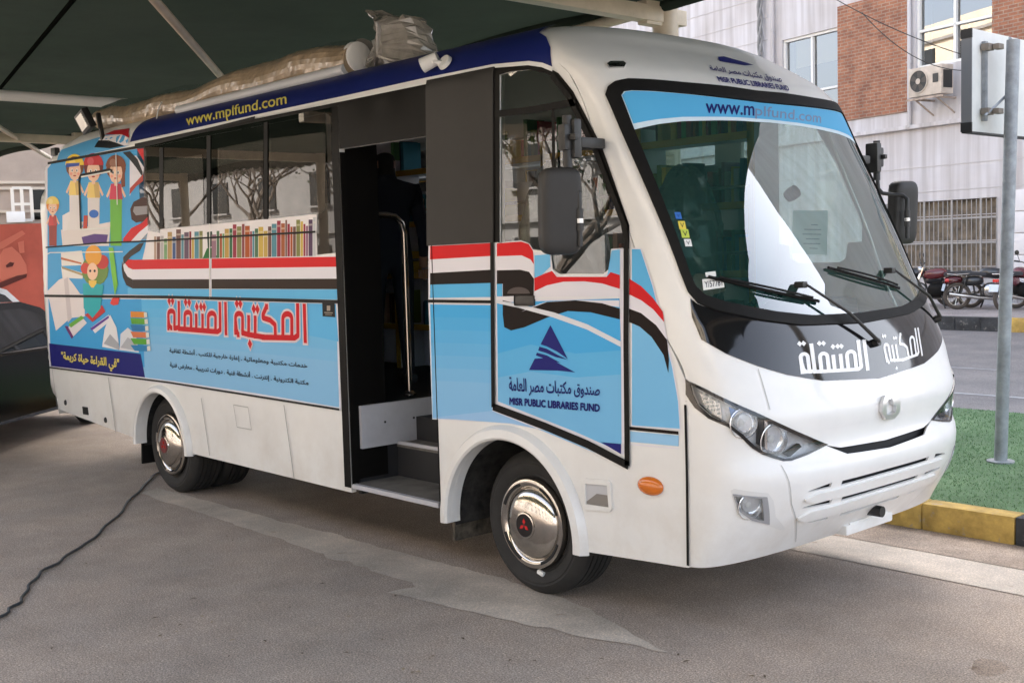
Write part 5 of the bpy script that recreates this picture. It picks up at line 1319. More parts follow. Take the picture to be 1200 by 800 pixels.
# white tiled bay at the right of the bars
t_ = MB(); tz = wl(1190, 228)[1]
for i in range(6):
    for j in range(5): t_.box((gr[1][0]+.9+i*.82, -.03, .7+j*.5), (.80, .05, .48), 0, bev=.006)
t_.build('tile_cladding', mat('white_tile', (.68, .67, .69), .35), bw)
def vpipe(px, py0, py1, r, m, name='drainpipe', lab=None):
    a = wl(px, py0); c = wl(px, py1); b = MB(); b.tube([(a[0], -.10, c[1]), (a[0], -.10, a[1])], r, 0, 10)
    k = c[1]
    while k < a[1]: b.tube([(a[0], -.10, k), (a[0], -.10, k+.05)], r*1.25, 0, 10); k += 1.6
    b.build(name, m, bw)
vpipe(907, -90, 300, .055, M_wall); vpipe(1068.5, -90, 150, .05, M_wall)
b = MB(); a = wl(895, 40)[0]
for s_ in range(3):
    b.tube([(a+.06*math.cos(k*.9+s_*2.1), -.14+.06*math.sin(k*.9+s_*2.1), 1+k*.22) for k in range(60)], .04, 0, 6)
b.build('cable_bundle', mat('cable_grey', (.24, .24, .24), .6), bw)
# air conditioner on its bracket
acl = wl(1073, 119); acr = wl(1111, 112); act = wl(1090, 84)[1]
acw = acr[0]-acl[0]; ach = act-acl[1]+.02
aco = empty('air_conditioner'); cprop(aco, 'rusty beige air conditioner unit on a bracket under the office window', 'air conditioner')
aco.location = tuple(W0+AX*(acl[0]+acw/2+.40)+np.array([0, 0, acl[1]])); aco.rotation_euler = bw.rotation_euler
M_ac = mat('ac_casing', (.52, .45, .38), .55, noise=.35, nscale=3)
b = MB(); b.box((0, -.50, ach/2), (acw, .42, ach), 0, bev=.02); b.box((acw/2+.012, -.50, ach*.5), (.01, .30, ach*.6), 1); b.build('casing', M_ac if True else 0, aco).data.materials.append(M_dark)
b = MB(); fx = -acw*.18; b.lathe([(ach*.40, -.0), (ach*.40, .02), (ach*.37, .02), (ach*.37, .0)], (fx, -.715, ach*.52), (0, -1, 0), 28, 0); b.lathe([(ach*.37, .004), (0, .004)], (fx, -.715, ach*.52), (0, -1, 0), 28, 1)
for k in range(5):
    an = k*2*PI/5; d = Vector((math.cos(an), 0, math.sin(an))); q = Vector((-d.z, 0, d.x)); c = Vector((fx, -.722, ach*.52))
    b.quad(c+d*.05-q*.03, c+d*ach*.34-q*.04, c+d*ach*.34+q*.12, c+d*.05+q*.04, 2)
for k in range(1, 6): b.lathe([(ach*.065*k, .014), (ach*.065*k+.004, .014)], (fx, -.722, ach*.52), (0, -1, 0), 24, 1)
b.lathe([(.07, .016), (0, .018)], (fx, -.722, ach*.52), (0, -1, 0), 16, 0); b.build('fan', [M_ac, M_dark, mat('fan_blade', (.07, .06, .05), .6)], aco)
b = MB(); b.box((acw*.33, -.716, ach*.55), (acw*.16, .012, ach*.3), 0); b.build('service_port', M_dark, aco)
b = MB()
for s_ in (-1, 1): b.box((s_*acw*.32, -.36, -.06), (.05, .72, .05), 0); b.tube([(s_*acw*.32, -.66, -.07), (s_*acw*.32, -.02, -.42)], .022, 0, 8)
b.box((0, -.70, -.055), (acw*1.1, .04, .05), 0); b.build('bracket', mat('rusty_bracket', (.40, .32, .26), .7, noise=.4), aco)

# ------------------------------------------------------------------ sign seen from the back, on its post
sx, sy, _ = gnd(1172.5, 541, .16)
sg = cprop(empty('sign_board', (float(sx), float(sy), .16)), 'white sign board seen from the back on a scuffed grey post in the turf', 'sign')
top = at_dist(1187.5, 47, math.hypot(sx-CAM[0], sy-CAM[1])+.02); top = top-np.array([sx, sy, .16])
M_post = mat('galvanised_post', (.30, .32, .34), .5, metal=.3, noise=.35, nscale=9, bump=.15, bscale=25)
b = MB(); b.tube([(0, 0, -.02), tuple(top)], .047, 0, 20); b.lathe([(.10, 0), (.10, .012), (.047, .014)], (0, 0, 0), (0, 0, 1), 20); b.build('post', M_post, sg)
pz0 = on_plane(1139, 154, 0, sx-.10); pz1 = on_plane(1139, 33, 0, sx-.10)
ph = pz1[2]-pz0[2]; py_ = float(pz0[1]); pc = np.array([sx-.10-.04, py_+.55, (pz0[2]+pz1[2])/2])-np.array([sx, sy, .16])
b = MB(); b.box(tuple(pc), (.075, 1.10, ph), 0, bev=.004); b.build('panel', mat('sign_back_white', (.64, .64, .615), .55, spec=.25, noise=.10, nscale=4), sg)
b = MB(); b.box((pc[0], pc[1]-.553, pc[2]), (.08, .008, ph*.96), 0)
for s_ in (1, -1): b.box((pc[0], pc[1]-.5545, pc[2]+s_*ph*.455), (.085, .012, ph*.09), 1)
b.box((pc[0], pc[1], pc[2]-ph/2-.004), (.08, 1.1, .01), 1); b.build('edge_frame', [mat('grey_edge', (.16, .165, .17), .5), M_dark], sg)
b = MB(); b.box((pc[0]+.055, -.10, pc[2]), (.03, .035, ph*.78), 0)
for s_ in (.33, -.30): b.box((pc[0]+.075, -.10, pc[2]+ph*s_), (.06, .09, .05), 1, bev=.006); b.box((-.005, -.055, pc[2]+ph*s_), (.05, .08, .04), 1, bev=.006)
b.build('bracket', [M_post, mat('clamp_brown', (.20, .17, .14), .6)], sg)
b = MB(); tz = top[2]; b.tube([(top[0], top[1], tz-.02), (.03, .05, tz+.02), (.05, .13, tz-.06), (.05, .15, tz-.2), (.02, .10, tz-.36), (-.03, -.05, tz-.48), (-.05, -.17, tz-.55)], .010, 0, 8); b.build('lead', M_post, sg)

# ------------------------------------------------------------------ motorcycles on the far pavement
M_moto = [mat('moto_black', (.02, .02, .022), .3, coat=.5), mat('moto_maroon', (.10, .012, .02), .25, coat=.6), mat('moto_red', (.10, .012, .015), .25, coat=.6)]
def motorcycle(px, py, d, yaw, paint, label):
    p = at_dist(px, py, d); e = cprop(empty('motorcycle', (float(p[0]), float(p[1]), .27), math.radians(yaw)), label, 'motorcycle', 'motorcycles parked on the far pavement')
    for x_ in (-.63, .63):
        we = empty('wheel', (x_, 0, .305), 0, e)
        b = MB(); b.tube([(.265*math.cos(k*PI/18), 0, .265*math.sin(k*PI/18)) for k in range(36)], .042, 0, 10, closed=True); b.build('tyre', mat('dusty_tyre', (.075, .062, .052), .9), we)
        b = MB(); b.tube([(.225*math.cos(k*PI/14), 0, .225*math.sin(k*PI/14)) for k in range(28)], .014, 0, 6, closed=True); b.tube([(0, -.06, 0), (0, .06, 0)], .05, 0, 12)
        for k in range(14): a = k*2*PI/14; b.tube([(0, .02*(-1)**k, 0), (.22*math.cos(a), 0, .22*math.sin(a))], .004, 0, 4)
        b.build('rim', M_chrome, we)
    b = MB(); b.tube([(.63, .075, .305), (.40, .075, .95)], .022, 0, 8); b.tube([(.63, -.075, .305), (.40, -.075, .95)], .022, 0, 8); b.build('fork', M_chrome, e)
    b = MB(); b.tube([(.41, -.36, 1.05), (.40, -.18, 1.03), (.42, 0, .96), (.40, .18, 1.03), (.41, .36, 1.05)], .013, 0, 8)
    for s_ in (1, -1): b.tube([(.41, s_*.25, 1.04), (.41, s_*.37, 1.055)], .02, 0, 8)
    b.build('handlebar', M_dark, e)
    for s_ in (1, -1):
        b = MB(); b.tube([(.41, s_*.24, 1.04), (.44, s_*.32, 1.20)], .007, 0, 6); b.lathe([(.0, .02), (.05, .015), (.055, 0), (0, -.01)], (.44, s_*.33, 1.24), (-1, 0, 0), 14); b.build('mirror', M_dark, e)
    def lump(name, c, s, m, parent=e, rot=0.0, seg=14):
        b = MB(); bm = bmesh.new(); bmesh.ops.create_uvsphere(bm, u_segments=seg*2, v_segments=seg, radius=1); R = Matrix.Rotation(rot, 3, 'Y')
        b.addbm(bm, lambda v: Vector(c)+R @ Vector((math.copysign(abs(v.x)**.8, v.x)*s[0], math.copysign(abs(v.y)**.8, v.y)*s[1], math.copysign(abs(v.z)**.8, v.z)*s[2]))); bm.free(); return b.build(name, m, parent)
    lump('fuel_tank', (.13, 0, .80), (.27, .14, .125), paint, rot=.12)
    b = MB(); b.box((-.34, 0, .80), (.62, .25, .09), 0, rot=Matrix.Rotation(.06, 3, 'Y'), bev=.035); b.build('seat', M_seat, e)
    lump('side_cover', (-.28, 0, .63), (.22, .13, .11), paint); lump('engine', (.10, 0, .42), (.20, .15, .17), M_steel if paint is M_moto[0] else M_rubber)
    b = MB()
    for a, c in (((.42, 0, .88), (.15, 0, .70)), ((.42, 0, .86), (.25, 0, .25)), ((.25, 0, .25), (-.25, 0, .30)), ((-.25, 0, .30), (-.30, 0, .72)), ((-.63, .09, .305), (-.22, .09, .32)), ((-.63, -.09, .305), (-.22, -.09, .32)), ((-.60, .10, .33), (-.45, .12, .70)), ((-.60, -.10, .33), (-.45, -.12, .70)), ((.0, .1, .3), (-.05, .28, 0.02))): b.tube([a, c], .02, 0, 8)
    b.build('frame', M_dark, e)
    b = MB(); b.tube([(.25, -.12, .40), (.28, -.14, .25), (.10, -.15, .22), (-.30, -.16, .27), (-.85, -.17, .36)], [.022, .022, .024, .04, .042], 0, 10); b.build('exhaust', M_chrome, e)
    for x_, a0, a1, nm in ((-.63, 40, 150, 'rear_fender'), (.63, 30, 140, 'front_fender')):
        b = MB(); n = 10; r = .335
        for k in range(n):
            A, B = math.radians(a0+(a1-a0)*k/n), math.radians(a0+(a1-a0)*(k+1)/n)
            b.quad((x_+r*math.cos(A), -.07, .305+r*math.sin(A)), (x_+r*math.cos(A), .07, .305+r*math.sin(A)), (x_+r*math.cos(B), .07, .305+r*math.sin(B)), (x_+r*math.cos(B), -.07, .305+r*math.sin(B)), 0, smooth=True)
        b.build(nm, paint, e)
    b = MB(); b.box((-.86, 0, .66), (.07, .12, .07), 0, bev=.015); b.build('tail_lamp', M_red, e)
    b = MB(); b.box((-.93, 0, .50), (.012, .22, .16), 0, rot=Matrix.Rotation(.25, 3, 'Y')); b.build('number_plate', mat('plate_pale', (.55, .62, .70), .4), e)
    b = MB(); b.lathe([(0, -.12), (.06, -.10), (.09, 0), (.085, .02), (0, .03)], (.48, 0, .90), (1, 0, -.1), 18); b.build('headlamp', M_steel, e)
    b = MB()
    for s_ in (1, -1): b.tube([(-.40, s_*.13, .80), (-.70, s_*.13, .78), (-.86, s_*.08, .80)], .011, 0, 6)
    b.tube([(-.86, .08, .80), (-.86, -.08, .80)], .011, 0, 6); b.build('rear_rack', M_chrome, e)
    return e
motorcycle(1103, 340, 28.6, 215, M_moto[2], 'red and black motorcycle facing the bus front, leftmost of the parked row')
motorcycle(1156, 340, 28.3, 40, M_moto[0], 'black motorcycle with dusty rear wheel left of the grey sign post')
motorcycle(1194, 340, 28.0, 82, M_moto[1], 'maroon motorcycle at the right of the grey sign post')
motorcycle(1080, 332, 29.4, 225, M_moto[0], 'dark motorcycle with raised mirror half hidden behind the windscreen edge')

# ------------------------------------------------------------------ left background
def car(name, loc, yaw, paint, label, sc=1.0, hs=1.0):
    e = cprop(empty(name, loc, yaw), label, 'car', 'cars parked behind the bus')
    prof = [(-2.25, .35), (-2.28, .62), (-2.18, .86), (-1.75, .95), (-1.15, .98), (1.05, .96), (1.9, .86), (2.2, .70), (2.27, .45), (2.2, .28), (-2.15, .28)]
    b = MB(); ws = {}; n = len(prof)
    rings = []
    for y_, k in ((-.86, .97), (-.90, 1.0), (.90, 1.0), (.86, .97)):
        rings.append([b.vert((x*(1 if k == 1 else .985), y_, z if k == 1 else (.60+(z-.60)*.93))) for x, z in prof])
    for r in range(3):
        for i in range(n): b.face([rings[r][i], rings[r][(i+1) % n], rings[r+1][(i+1) % n], rings[r+1][i]], 0, (1, 1, 1), r == 1)
    b.face(rings[0][::-1]); b.face(rings[3]); b.build('body', paint, e)
    gp = [(-1.72, .93), (-1.05, 1.36*hs), (-.55, 1.46*hs), (.25, 1.46*hs), (.62, 1.38*hs), (1.35, .93)]
    b = MB(); A = [b.vert((x, -.82+(z-.93)*.34, z)) for x, z in gp]; Bv = [b.vert((x, .82-(z-.93)*.34, z)) for x, z in gp]
    for i in range(len(gp)-1): b.face([A[i], Bv[i], Bv[i+1], A[i+1]], 0, (1, 1, 1), True)
    b.face(A); b.face(Bv[::-1]); rf = b.build('roof', paint, e)
    b = MB()
    for s_ in (1, -1):
        q = [(-1.42, .98), (-1.0, 1.28*hs), (-.55, 1.39*hs), (.20, 1.39*hs), (.52, 1.32*hs), (1.12, .98)]
        pts = [(x, s_*(.826-(z-.93)*.34), z) for x, z in q]; b.poly(pts if s_ < 0 else pts[::-1])
    b.build('window', M_winglass, rf)
    b = MB()
    for s_ in (1, -1): b.box((-.15, s_*.833, .965), (2.7, .02, .02), 0)
    b.build('trim_line', M_chrome, rf)
    for x_ in (-1.38, 1.38):
        for s_ in (1, -1):
            w_ = empty('wheel', (x_, s_*.80, .32), 0, e); b = MB(); b.lathe([(.2, .1), (.29, .1), (.32, .07), (.32, -.07), (.29, -.1)], (0, 0, 0), (0, s_, 0), 24); b.build('tyre', M_tyre, w_)
            b = MB(); b.lathe([(.2, .09), (.15, .08), (.05, .10), (0, .10)], (0, 0, 0), (0, s_, 0), 20); b.build('rim', M_steel, w_)
    for s_ in (1, -1):
        b = MB(); b.box((2.2, s_*.66, .66), (.12, .36, .12), 0, bev=.03); b.build('headlight', M_lens, e)
        b = MB(); b.box((-2.22, s_*.66, .74), (.1, .36, .14), 0, bev=.03); b.build('tail_light', M_red, e)
    return e
cd = np.array([-.656, .755, 0]); P0 = at_dist(25, 402, 13.0); P0[2] = 0
cc = P0 + cd*.15 + np.array([-.755, -.656, 0])*.86
car('parked_car', (float(cc[0]), float(cc[1]), 0), math.atan2(cd[1], cd[0]), mat('black_car_paint', (.004, .004, .005), .16, spec=.22), 'black sedan parked behind the rear of the bus')
P1 = at_dist(-75, 340, 17.0); car('parked_car', (float(P1[0]), float(P1[1]), 0), math.atan2(cd[1], cd[0]), mat('white_car_paint', (.75, .76, .78), .2, coat=.8), 'white car showing only its roof beyond the black sedan', hs=1.10)
# red banner hoarding
ba = at_dist(-60, 300, 21.5); bb_ = at_dist(60, 300, 21.0); ba[2] = bb_[2] = 0
dv = (bb_-ba); ln = float(np.linalg.norm(dv)); dv = dv/ln
bn = cprop(empty('banner_hoarding', tuple(ba), math.atan2(dv[1], dv[0])), 'red banner hoarding with dark red calligraphy behind the black sedan', 'banner')
zt = float(at_dist(25, 262, 21.3)[2])
b = MB(); b.box((ln/2+.6, .03, zt/2), (ln+1.2, .05, zt-.02), 0); b.build('panel', mat('red_banner', (.74, .16, .115), .6, noise=.25, nscale=.8), bn)
b = MB()
def bx_(px, py):
    D = ray(px, py); nrm = np.array([dv[1], -dv[0], 0]); t = ((ba-CAM)@nrm)/(D@nrm); p = CAM+t*D; return ((p-ba)@dv, -.001, p[2])
def bpoly(l, m_, off=0.0):
    b.poly([(lambda q: (q[0], q[1]-off, q[2]))(bx_(*p)) for p in TR(l, 0, 180, 5)], m_)
bpoly([(0, 520), (130, 450), (150, 470), (20, 555), (0, 560)], 0, .004); bpoly([(105, 520), (140, 510), (145, 580), (115, 585)], 0, .004)
bpoly([(-10, 610), (20, 560), (70, 545), (120, 590), (155, 650), (160, 700), (110, 720), (60, 725), (10, 745), (-20, 700)], 0, .004); bpoly([(35, 655), (60, 635), (85, 640), (75, 660), (40, 668)], 1, .008)
bpoly([(0, 755), (100, 715), (160, 705), (155, 725), (60, 765), (0, 790)], 1, .006)
b.build('calligraphy', [mat('banner_light_red', (.85, .24, .17), .6), mat('banner_dark_red', (.14, .03, .028), .6)], bn)
# building behind the banner
h0 = at_dist(-200, 300, 34); h1 = at_dist(120, 300, 34); h0[2] = h1[2] = 0; dv2 = (h1-h0); ln2 = float(np.linalg.norm(dv2)); dv2 /= ln2
hb_ = cprop(empty('apartment_building', tuple(h0), math.atan2(dv2[1], dv2[0])), 'tan apartment building with a white balcony above the red banner', 'building')
def hx(px, py):
    D = ray(px, py); nrm = np.array([dv2[1], -dv2[0], 0]); t = ((h0-CAM)@nrm)/(D@nrm); p = CAM+t*D; return float((p-h0)@dv2), float(p[2])
b = MB(); b.box((ln2/2, 3, 4), (ln2, 6, 8), 0); b.build('wall', mat('tan_render', (.40, .33, .28), .85, noise=.2, nscale=1), hb_)
b = MB()
for py in (206, 213, 240): 
    a = hx(5, py+8); b.box((ln2/2, -.05, a[1]), (ln2, .12, .07), 0)
b.build('cornice', mat('pale_band', (.55, .48, .40), .8), hb_)
a0, z1 = hx(13, 222); a1, z0 = hx(37, 259)
b = MB()
for xx in (a0, (a0+a1)/2, a1): b.box((xx, -.6, (z0+z1)/2), (.08, .08, z1-z0), 0)
for zz in (z0, (z0+z1)/2, z1): b.box(((a0+a1)/2, -.6, zz), (a1-a0, .07, .07), 0)
b.box(((a0+a1)/2, -.3, z0), (a1-a0, .6, .08), 0); b.build('balcony', mat('white_railing', (.70, .66, .60), .6), hb_)
a2, z2 = hx(38, 219); a3, z3 = hx(60, 257); b = MB(); b.box(((a2+a3)/2, -.01, (z2+z3)/2), (a3-a2, .06, z2-z3), 0); b.build('window', M_winglass, hb_)
b = MB(); a4, z4 = hx(6, 250); a5, z5 = hx(28, 262); b.box(((a4+a5)/2, -.9, (z4+z5)/2), (a5-a4, .3, z4-z5), 0, bev=.02); b.build('balcony_box', M_white, hb_)

# ------------------------------------------------------------------ opposite side of the lot (seen in the glass of the bus)
M_upper = mat('upper_reflection_render', (.55, .47, .36), .85, noise=.15, nscale=.8)  # upper floors made paler to brighten reflections in the office panes
bk = cprop(empty('street_building', (-28, -25, 0)), 'sunlit beige apartment block across the lot, mirrored in the bus windows', 'building')
M_beige = mat('beige_render', (.225, .21, .195), .85, noise=.15, nscale=.8)  # lower floors darkened to cut the bounce light on the bus
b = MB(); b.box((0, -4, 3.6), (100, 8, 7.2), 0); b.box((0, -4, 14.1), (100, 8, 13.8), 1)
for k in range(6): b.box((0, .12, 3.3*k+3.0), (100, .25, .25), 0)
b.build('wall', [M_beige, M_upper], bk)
for k in range(6):
    for j in range(22):
        b = MB(); cx = -48+j*4.5; b.box((cx, .02, 1.6+3.3*k), (1.5, .1, 1.5), 0); b.box((cx, .08, .78+3.3*k), (1.8, .3, .08), 1); b.build('window', [M_winglass, M_beige], bk)
def tree(loc, seed, hgt, leafy, label):
    e = cprop(empty('bare_tree', loc), label, 'tree'); rr = random.Random(seed); b = MB(); tips = []
    def grow(p, d, L, r, lvl):
        pts = [p]; 
        for k in range(4):
            d = (d+Vector((rr.uniform(-.18, .18), rr.uniform(-.18, .18), rr.uniform(-.05, .12)))).normalized(); pts.append(pts[-1]+d*L/4)
        b.tube(pts, [r*(1-.35*k/4) for k in range(5)], 0, 7 if lvl < 2 else 5)
        if lvl >= 5: tips.append(pts[-1]); return
        for k in range(rr.choice((2, 3, 3))):
            a = rr.uniform(0, 2*PI); q = Vector((math.cos(a), math.sin(a), rr.uniform(.0, .7))).normalized(); grow(pts[-1 if k else 3], (d*.75+q*.8).normalized(), L*rr.uniform(.62, .8), r*.6, lvl+1)
    grow(Vector((0, 0, 0)), Vector((0, 0, 1)), hgt*.3, .16, 0)
    b.build('trunk', mat('bark', (.10, .075, .055), .9), e)
    l = MB()
    for p in tips:
        for k in range(leafy):
            c = p+Vector((rr.gauss(0, .22), rr.gauss(0, .22), rr.gauss(0, .2))); u = Vector((rr.gauss(0, 1), rr.gauss(0, 1), rr.gauss(0, 1))).normalized(); v = u.orthogonal().normalized(); s_ = rr.uniform(.05, .11)
            l.quad(c-u*s_, c+v*s_*.5, c+u*s_, c-v*s_*.5)
    l.build('foliage', mat('dull_leaf', (.06, .085, .03), .7), e)
    return e
tree((-12.8, -12.4, 0), 9, 6.0, 6, 'leafier street tree mirrored in the cab window')
tree((-20.5, -12.6, 0), 4, 7.5, 1, 'bare branched street tree mirrored in the middle side window')
tree((-24.5, -13.0, 0), 23, 7.0, 1, 'low forked bare tree mirrored in the rear side window')
tree((-29.0, -12.4, 0), 14, 7.5, 1, 'bare street tree at the far end of the lot')

# ------------------------------------------------------------------ loose things
pts = [gnd(x_, y_, .012) for x_, y_ in [(-40, 745), (0, 722), (25, 702), (42, 676), (80, 650), (120, 621), (160, 578), (183, 555)]] + [np.array([-5.5, .75, .012]), np.array([-5.6, 1.6, .012])]
def smooth(pts, n=6):
    out = []; pts = [Vector(p) for p in pts]
    for i in range(len(pts)-1):
        p0 = pts[max(0, i-1)]; p1 = pts[i]; p2 = pts[i+1]; p3 = pts[min(len(pts)-1, i+2)]
        for k in range(n):
            t = k/n; out.append(.5*((2*p1)+(-p0+p2)*t+(2*p0-5*p1+4*p2-p3)*t*t+(-p0+3*p1-3*p2+p3)*t**3))
    return out+[pts[-1]]
b = MB(); sp_pts = smooth(pts, 8); b.tube([p+Vector((.012*math.sin(i*.9), .012*math.cos(i*1.3), 0)) for i, p in enumerate(sp_pts)], .009, 0, 8)
cprop(b.build('power_cable', mat('cable_black', (.03, .035, .04), .5)), 'black power cable snaking over the asphalt from under the bus', 'cable')
# long wrapped bundle on the roof edge
A = on_plane(120, 144, 1, .28); B = on_plane(420, 67, 1, .28); rr = random.Random(2)
rb_ = cprop(empty('awning_bundle', tuple(A)), 'long awning bundle wrapped in brown paper and plastic lying along the roof edge', 'bundle')
ax_ = Vector(B-A); L_ = ax_.length; axn = ax_.normalized()
def crumple(n, m, rad, f, name, mt, seed, parent, org=Vector((0, 0, 0)), flat=1.0):
    b = MB(); rr = random.Random(seed); side = axn.cross(Vector((0, 0, 1))).normalized(); up = side.cross(axn); rings = []
    ph = [rr.uniform(0, 6) for _ in range(8)]
    for i in range(n+1):
        s_ = i/n; off = up*(.02*math.sin(9*s_+ph[0])+.012*math.sin(23*s_+ph[1]))
        ring = []
        for j in range(m):
            a = 2*PI*j/m
            r = rad*f(s_)*(1+.06*math.sin(2*a+11*s_+ph[2])+.035*math.sin(3*a-23*s_+ph[3])+rr.uniform(-.022, .022)+.02*math.sin(2*a+60*s_))
            ring.append(b.vert(org+axn*(L_*s_)+off+side*math.cos(a)*r+up*math.sin(a)*r*flat))
        rings.append(ring)
    for i in range(n):
        for j in range(m): b.face([rings[i][j], rings[i][(j+1) % m], rings[i+1][(j+1) % m], rings[i+1][j]], 0)
    b.face(rings[0][::-1]); b.face(rings[-1]); return b.build(name, mt, parent)
crumple(110, 22, .105, lambda s: .88+.2*s, 'paper_wrap', mat('brown_paper', (.38, .285, .185), .35, coat=.8, noise=.4, nscale=9, bump=.3, bscale=30), 4, rb_)
crumple(90, 18, .098, lambda s: .9+.15*math.sin(s*7), 'plastic_sheet', glass_mat('grey_plastic', (.62, .62, .58), 1.5, haze=.55, hazecol=(.36, .34, .30), rough=.15), 8, rb_, Vector((0, .05, .045)))
b = MB(); e_ = ax_+Vector((.01, 0, 0)); b.lathe([(0, .008), (.08, .010), (.095, 0), (.10, -.04)], e_, axn, 22); b.build('end_cap', M_paper, rb_)
b = MB(); b.tube([axn*(L_*.42)+Vector((0, -.10, -.085)), axn*(L_*1.0)+Vector((0, -.10, -.085))], .035, 0, 10); b.build('aluminium_rail', mat('rail_white', (.55, .56, .58), .4), rb_)
b = MB()
b = MB(); t0 = axn*(L_*.35)+Vector((0, -.11, .0)); b.tube([t0+Vector((0, .06, .06)), t0, t0+Vector((.01, -.03, -.05)), t0+Vector((-.02, -.035, -.13)), t0+Vector((.0, -.03, -.19))], .005, 0, 6); b.build('loose_string', M_paper, rb_)
# upright bundle in crumpled plastic
c0 = on_plane(474, 62, 1, .42)
wb = cprop(empty('wrapped_parcel', (float(c0[0]), .42, float(c0[2]))), 'crumpled plastic wrapped parcel standing upright on the bus roof', 'parcel')
def wpx(px, py): p = on_plane(px, py, 1, .42); return (p[0]-c0[0], p[2]-c0[2])
outl = [wpx(*p) for p in [(434, 84), (446, 58), (455, 43), (450, 27), (440, 12), (452, 19), (463, 21), (478, 20), (490, 22), (497, 33), (505, 60), (508, 72)]]
b = MB(); rr = random.Random(6); n = 7; lay = []
o2 = densify(outl, (.035, .035)); cx = sum(p[0] for p in o2)/len(o2); cy_ = sum(p[1] for p in o2)/len(o2)
for k in range(n):
    s_ = k/(n-1)*2-1; sc_ = math.sqrt(max(.02, 1-abs(s_)**2.6)); lay.append([b.vert((cx+(p[0]-cx)*sc_+rr.uniform(-.012, .012), s_*.16+rr.uniform(-.02, .02), cy_+(p[1]-cy_)*(.6+.4*sc_)+rr.uniform(-.012, .012))) for p in o2])
m = len(o2)
for k in range(n-1):
    for j in range(m): b.face([lay[k][j], lay[k][(j+1) % m], lay[k+1][(j+1) % m], lay[k+1][j]], 0)
b.face(lay[0]); b.face(lay[-1][::-1])
b.build('plastic_wrap', mat('taupe_plastic', (.30, .28, .245), .22, coat=1.0, noise=.35, nscale=7, bump=.5, bscale=22), wb)
b = MB(); b.box((.03, .02, .03), (.24, .16, .22), 0, bev=.02); b.build('parcel_core', M_dark, wb)

# overhead wires
def wire(pa, pb, da, db_, sag, r, label):
    A = Vector(at_dist(*pa, da)); B = Vector(at_dist(*pb, db_)); b = MB(); n = 24
    b.tube([A.lerp(B, k/n)-Vector((0, 0, sag*4*(k/n)*(1-k/n))) for k in range(n+1)], r, 0, 5)
    cprop(b.build('overhead_wire', M_dark), label, 'wire', 'overhead wires before the office building')
wire((960, -12), (1230, 88), 26, 24, .25, .010, 'thin black wire crossing the brick panel towards the sign board')
wire((1010, 15), (1230, 45), 27, 25, .9, .010, 'thin sagging wire crossing the upper office windows')

# small litter on the asphalt
rr = random.Random(21)
lf = MB()
for k in range(150):
    x_, y_ = rr.uniform(20, 1180), rr.uniform(590, 795)
    p = gnd(x_, y_, .006)
    if p[1] > -.05: continue
    s_ = rr.uniform(.006, .022); a = rr.uniform(0, PI); u = Vector((math.cos(a), math.sin(a), 0)); v = Vector((-u.y, u.x, .3)); c = Vector(p)
    cl_ = rr.choice(((.34, .27, .18), (.12, .09, .06), (.40, .34, .27), (.22, .17, .11)))
    lf.quad(c-u*s_, c+v*s_*.4, c+u*s_*rr.uniform(.5, 1), c-v*s_*.4+Vector((0, 0, s_*.25)), 0, cl_)
o = lf.build('leaf_litter', attr_mat('dry_leaf', .8, 0)); o['kind'] = 'stuff'; o['label'] = 'dry leaf scraps scattered on the asphalt beside the bus'

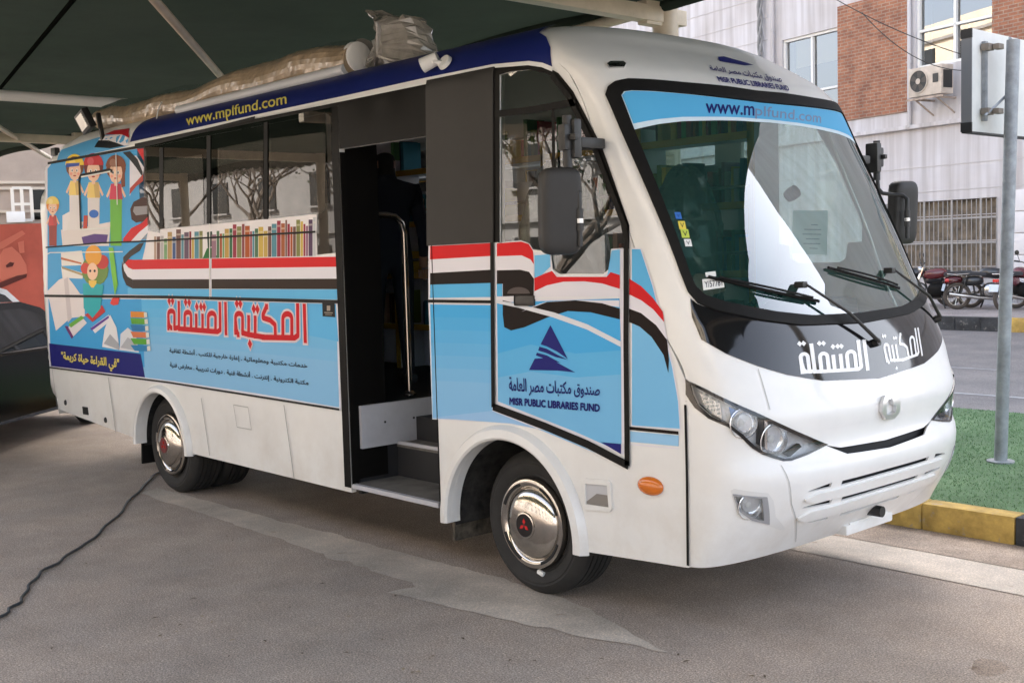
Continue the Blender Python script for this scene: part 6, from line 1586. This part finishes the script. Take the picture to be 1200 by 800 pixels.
# ------------------------------------------------------------------ person in the doorway
def person():
    e = cprop(empty('person', (-2.58, 1.02, .90)), 'person in dark navy clothes standing with back turned inside the bus doorway', 'person')
    J = {'pel': (0, 0, .95), 'wai': (.0, 0, 1.10), 'che': (-.01, 0, 1.32), 'nec': (0, 0, 1.48), 'hd': (.03, 0, 1.60), 'top': (.03, 0, 1.70),
         'sl': (0, .19, 1.40), 'el': (.02, .24, 1.13), 'wl': (.16, .22, .95), 'hl': (.22, .20, .90), 'sr': (0, -.19, 1.40), 'er': (.0, -.26, 1.13), 'wr': (.10, -.27, .92), 'hr': (.13, -.27, .84),
         'pl': (0, .10, .90), 'kl': (.02, .11, .50), 'al': (-.02, .12, .08), 'fl': (.14, .13, .03), 'pr': (0, -.10, .90), 'kr': (.03, -.11, .50), 'ar': (-.01, -.12, .08), 'fr': (.15, -.13, .03)}
    Rd = {'pel': .15, 'wai': .145, 'che': .16, 'nec': .06, 'hd': .095, 'top': .07, 'sl': .075, 'el': .052, 'wl': .035, 'hl': .035, 'sr': .075, 'er': .052, 'wr': .035, 'hr': .035,
          'pl': .10, 'kl': .068, 'al': .048, 'fl': .04, 'pr': .10, 'kr': .068, 'ar': .048, 'fr': .04}
    E_ = [('pel', 'wai'), ('wai', 'che'), ('che', 'nec'), ('nec', 'hd'), ('hd', 'top'), ('che', 'sl'), ('sl', 'el'), ('el', 'wl'), ('wl', 'hl'), ('che', 'sr'), ('sr', 'er'), ('er', 'wr'), ('wr', 'hr'), ('pel', 'pl'), ('pl', 'kl'), ('kl', 'al'), ('al', 'fl'), ('pel', 'pr'), ('pr', 'kr'), ('kr', 'ar'), ('ar', 'fr')]
    ks = list(J); me = bpy.data.meshes.new('person'); me.from_pydata([J[k] for k in ks], [(ks.index(a), ks.index(b_)) for a, b_ in E_], [])
    o = bpy.data.objects.new('body', me); COL.objects.link(o)
    sk_ = o.modifiers.new('s', 'SKIN'); sb_ = o.modifiers.new('d', 'SUBSURF'); sb_.levels = 2; sb_.render_levels = 2
    for i, k in enumerate(ks): me.skin_vertices[0].data[i].radius = (Rd[k], Rd[k])
    me.skin_vertices[0].data[0].use_root = True
    bpy.context.view_layer.update(); dg = bpy.context.evaluated_depsgraph_get(); m2 = bpy.data.meshes.new_from_object(o.evaluated_get(dg))
    bpy.data.objects.remove(o)
    m2.materials.clear()
    for mm in (mat('navy_cloth', (.014, .017, .030), .85), mat('skin', (.38, .22, .15), .55), mat('dark_hair', (.015, .012, .01), .7), mat('dark_trousers', (.016, .02, .03), .85)): m2.materials.append(mm)
    for p in m2.polygons:
        p.use_smooth = True; c = p.center
        hand = c.z < .93 and abs(c.y) > .19 and c.z > .70
        p.material_index = 1 if hand or (c.z > 1.47 and c.z < 1.62 and c.x > -.02) else 2 if c.z > 1.53 else 3 if c.z < .98 else 0
    ob = bpy.data.objects.new('body', m2); COL.objects.link(ob); ob.parent = e
    for s_ in (1, -1):                # fingers
        f = MB()
        for k in range(4):
            y_ = s_*(.20 if s_ > 0 else .27)+(k-1.5)*.019; x0, z0 = ((.235, .885) if s_ > 0 else (.135, .83)); Lf = (.055, .068, .062, .048)[k]
            f.tube([(x0, y_, z0), (x0+.012, y_, z0-Lf*.6), (x0+.006, y_, z0-Lf*1.2)], [.0095, .009, .007], 0, 7)
        f.build('hand', mat('skin', (.38, .22, .15), .55), e)
    for s_ in (1, -1):
        f = MB(); f.box((.06, s_*.125, .035), (.28, .10, .07), 0, bev=.03); f.build('shoe', M_dark, e)
    return e
pe = person(); pe.rotation_euler = (0, 0, math.radians(150))
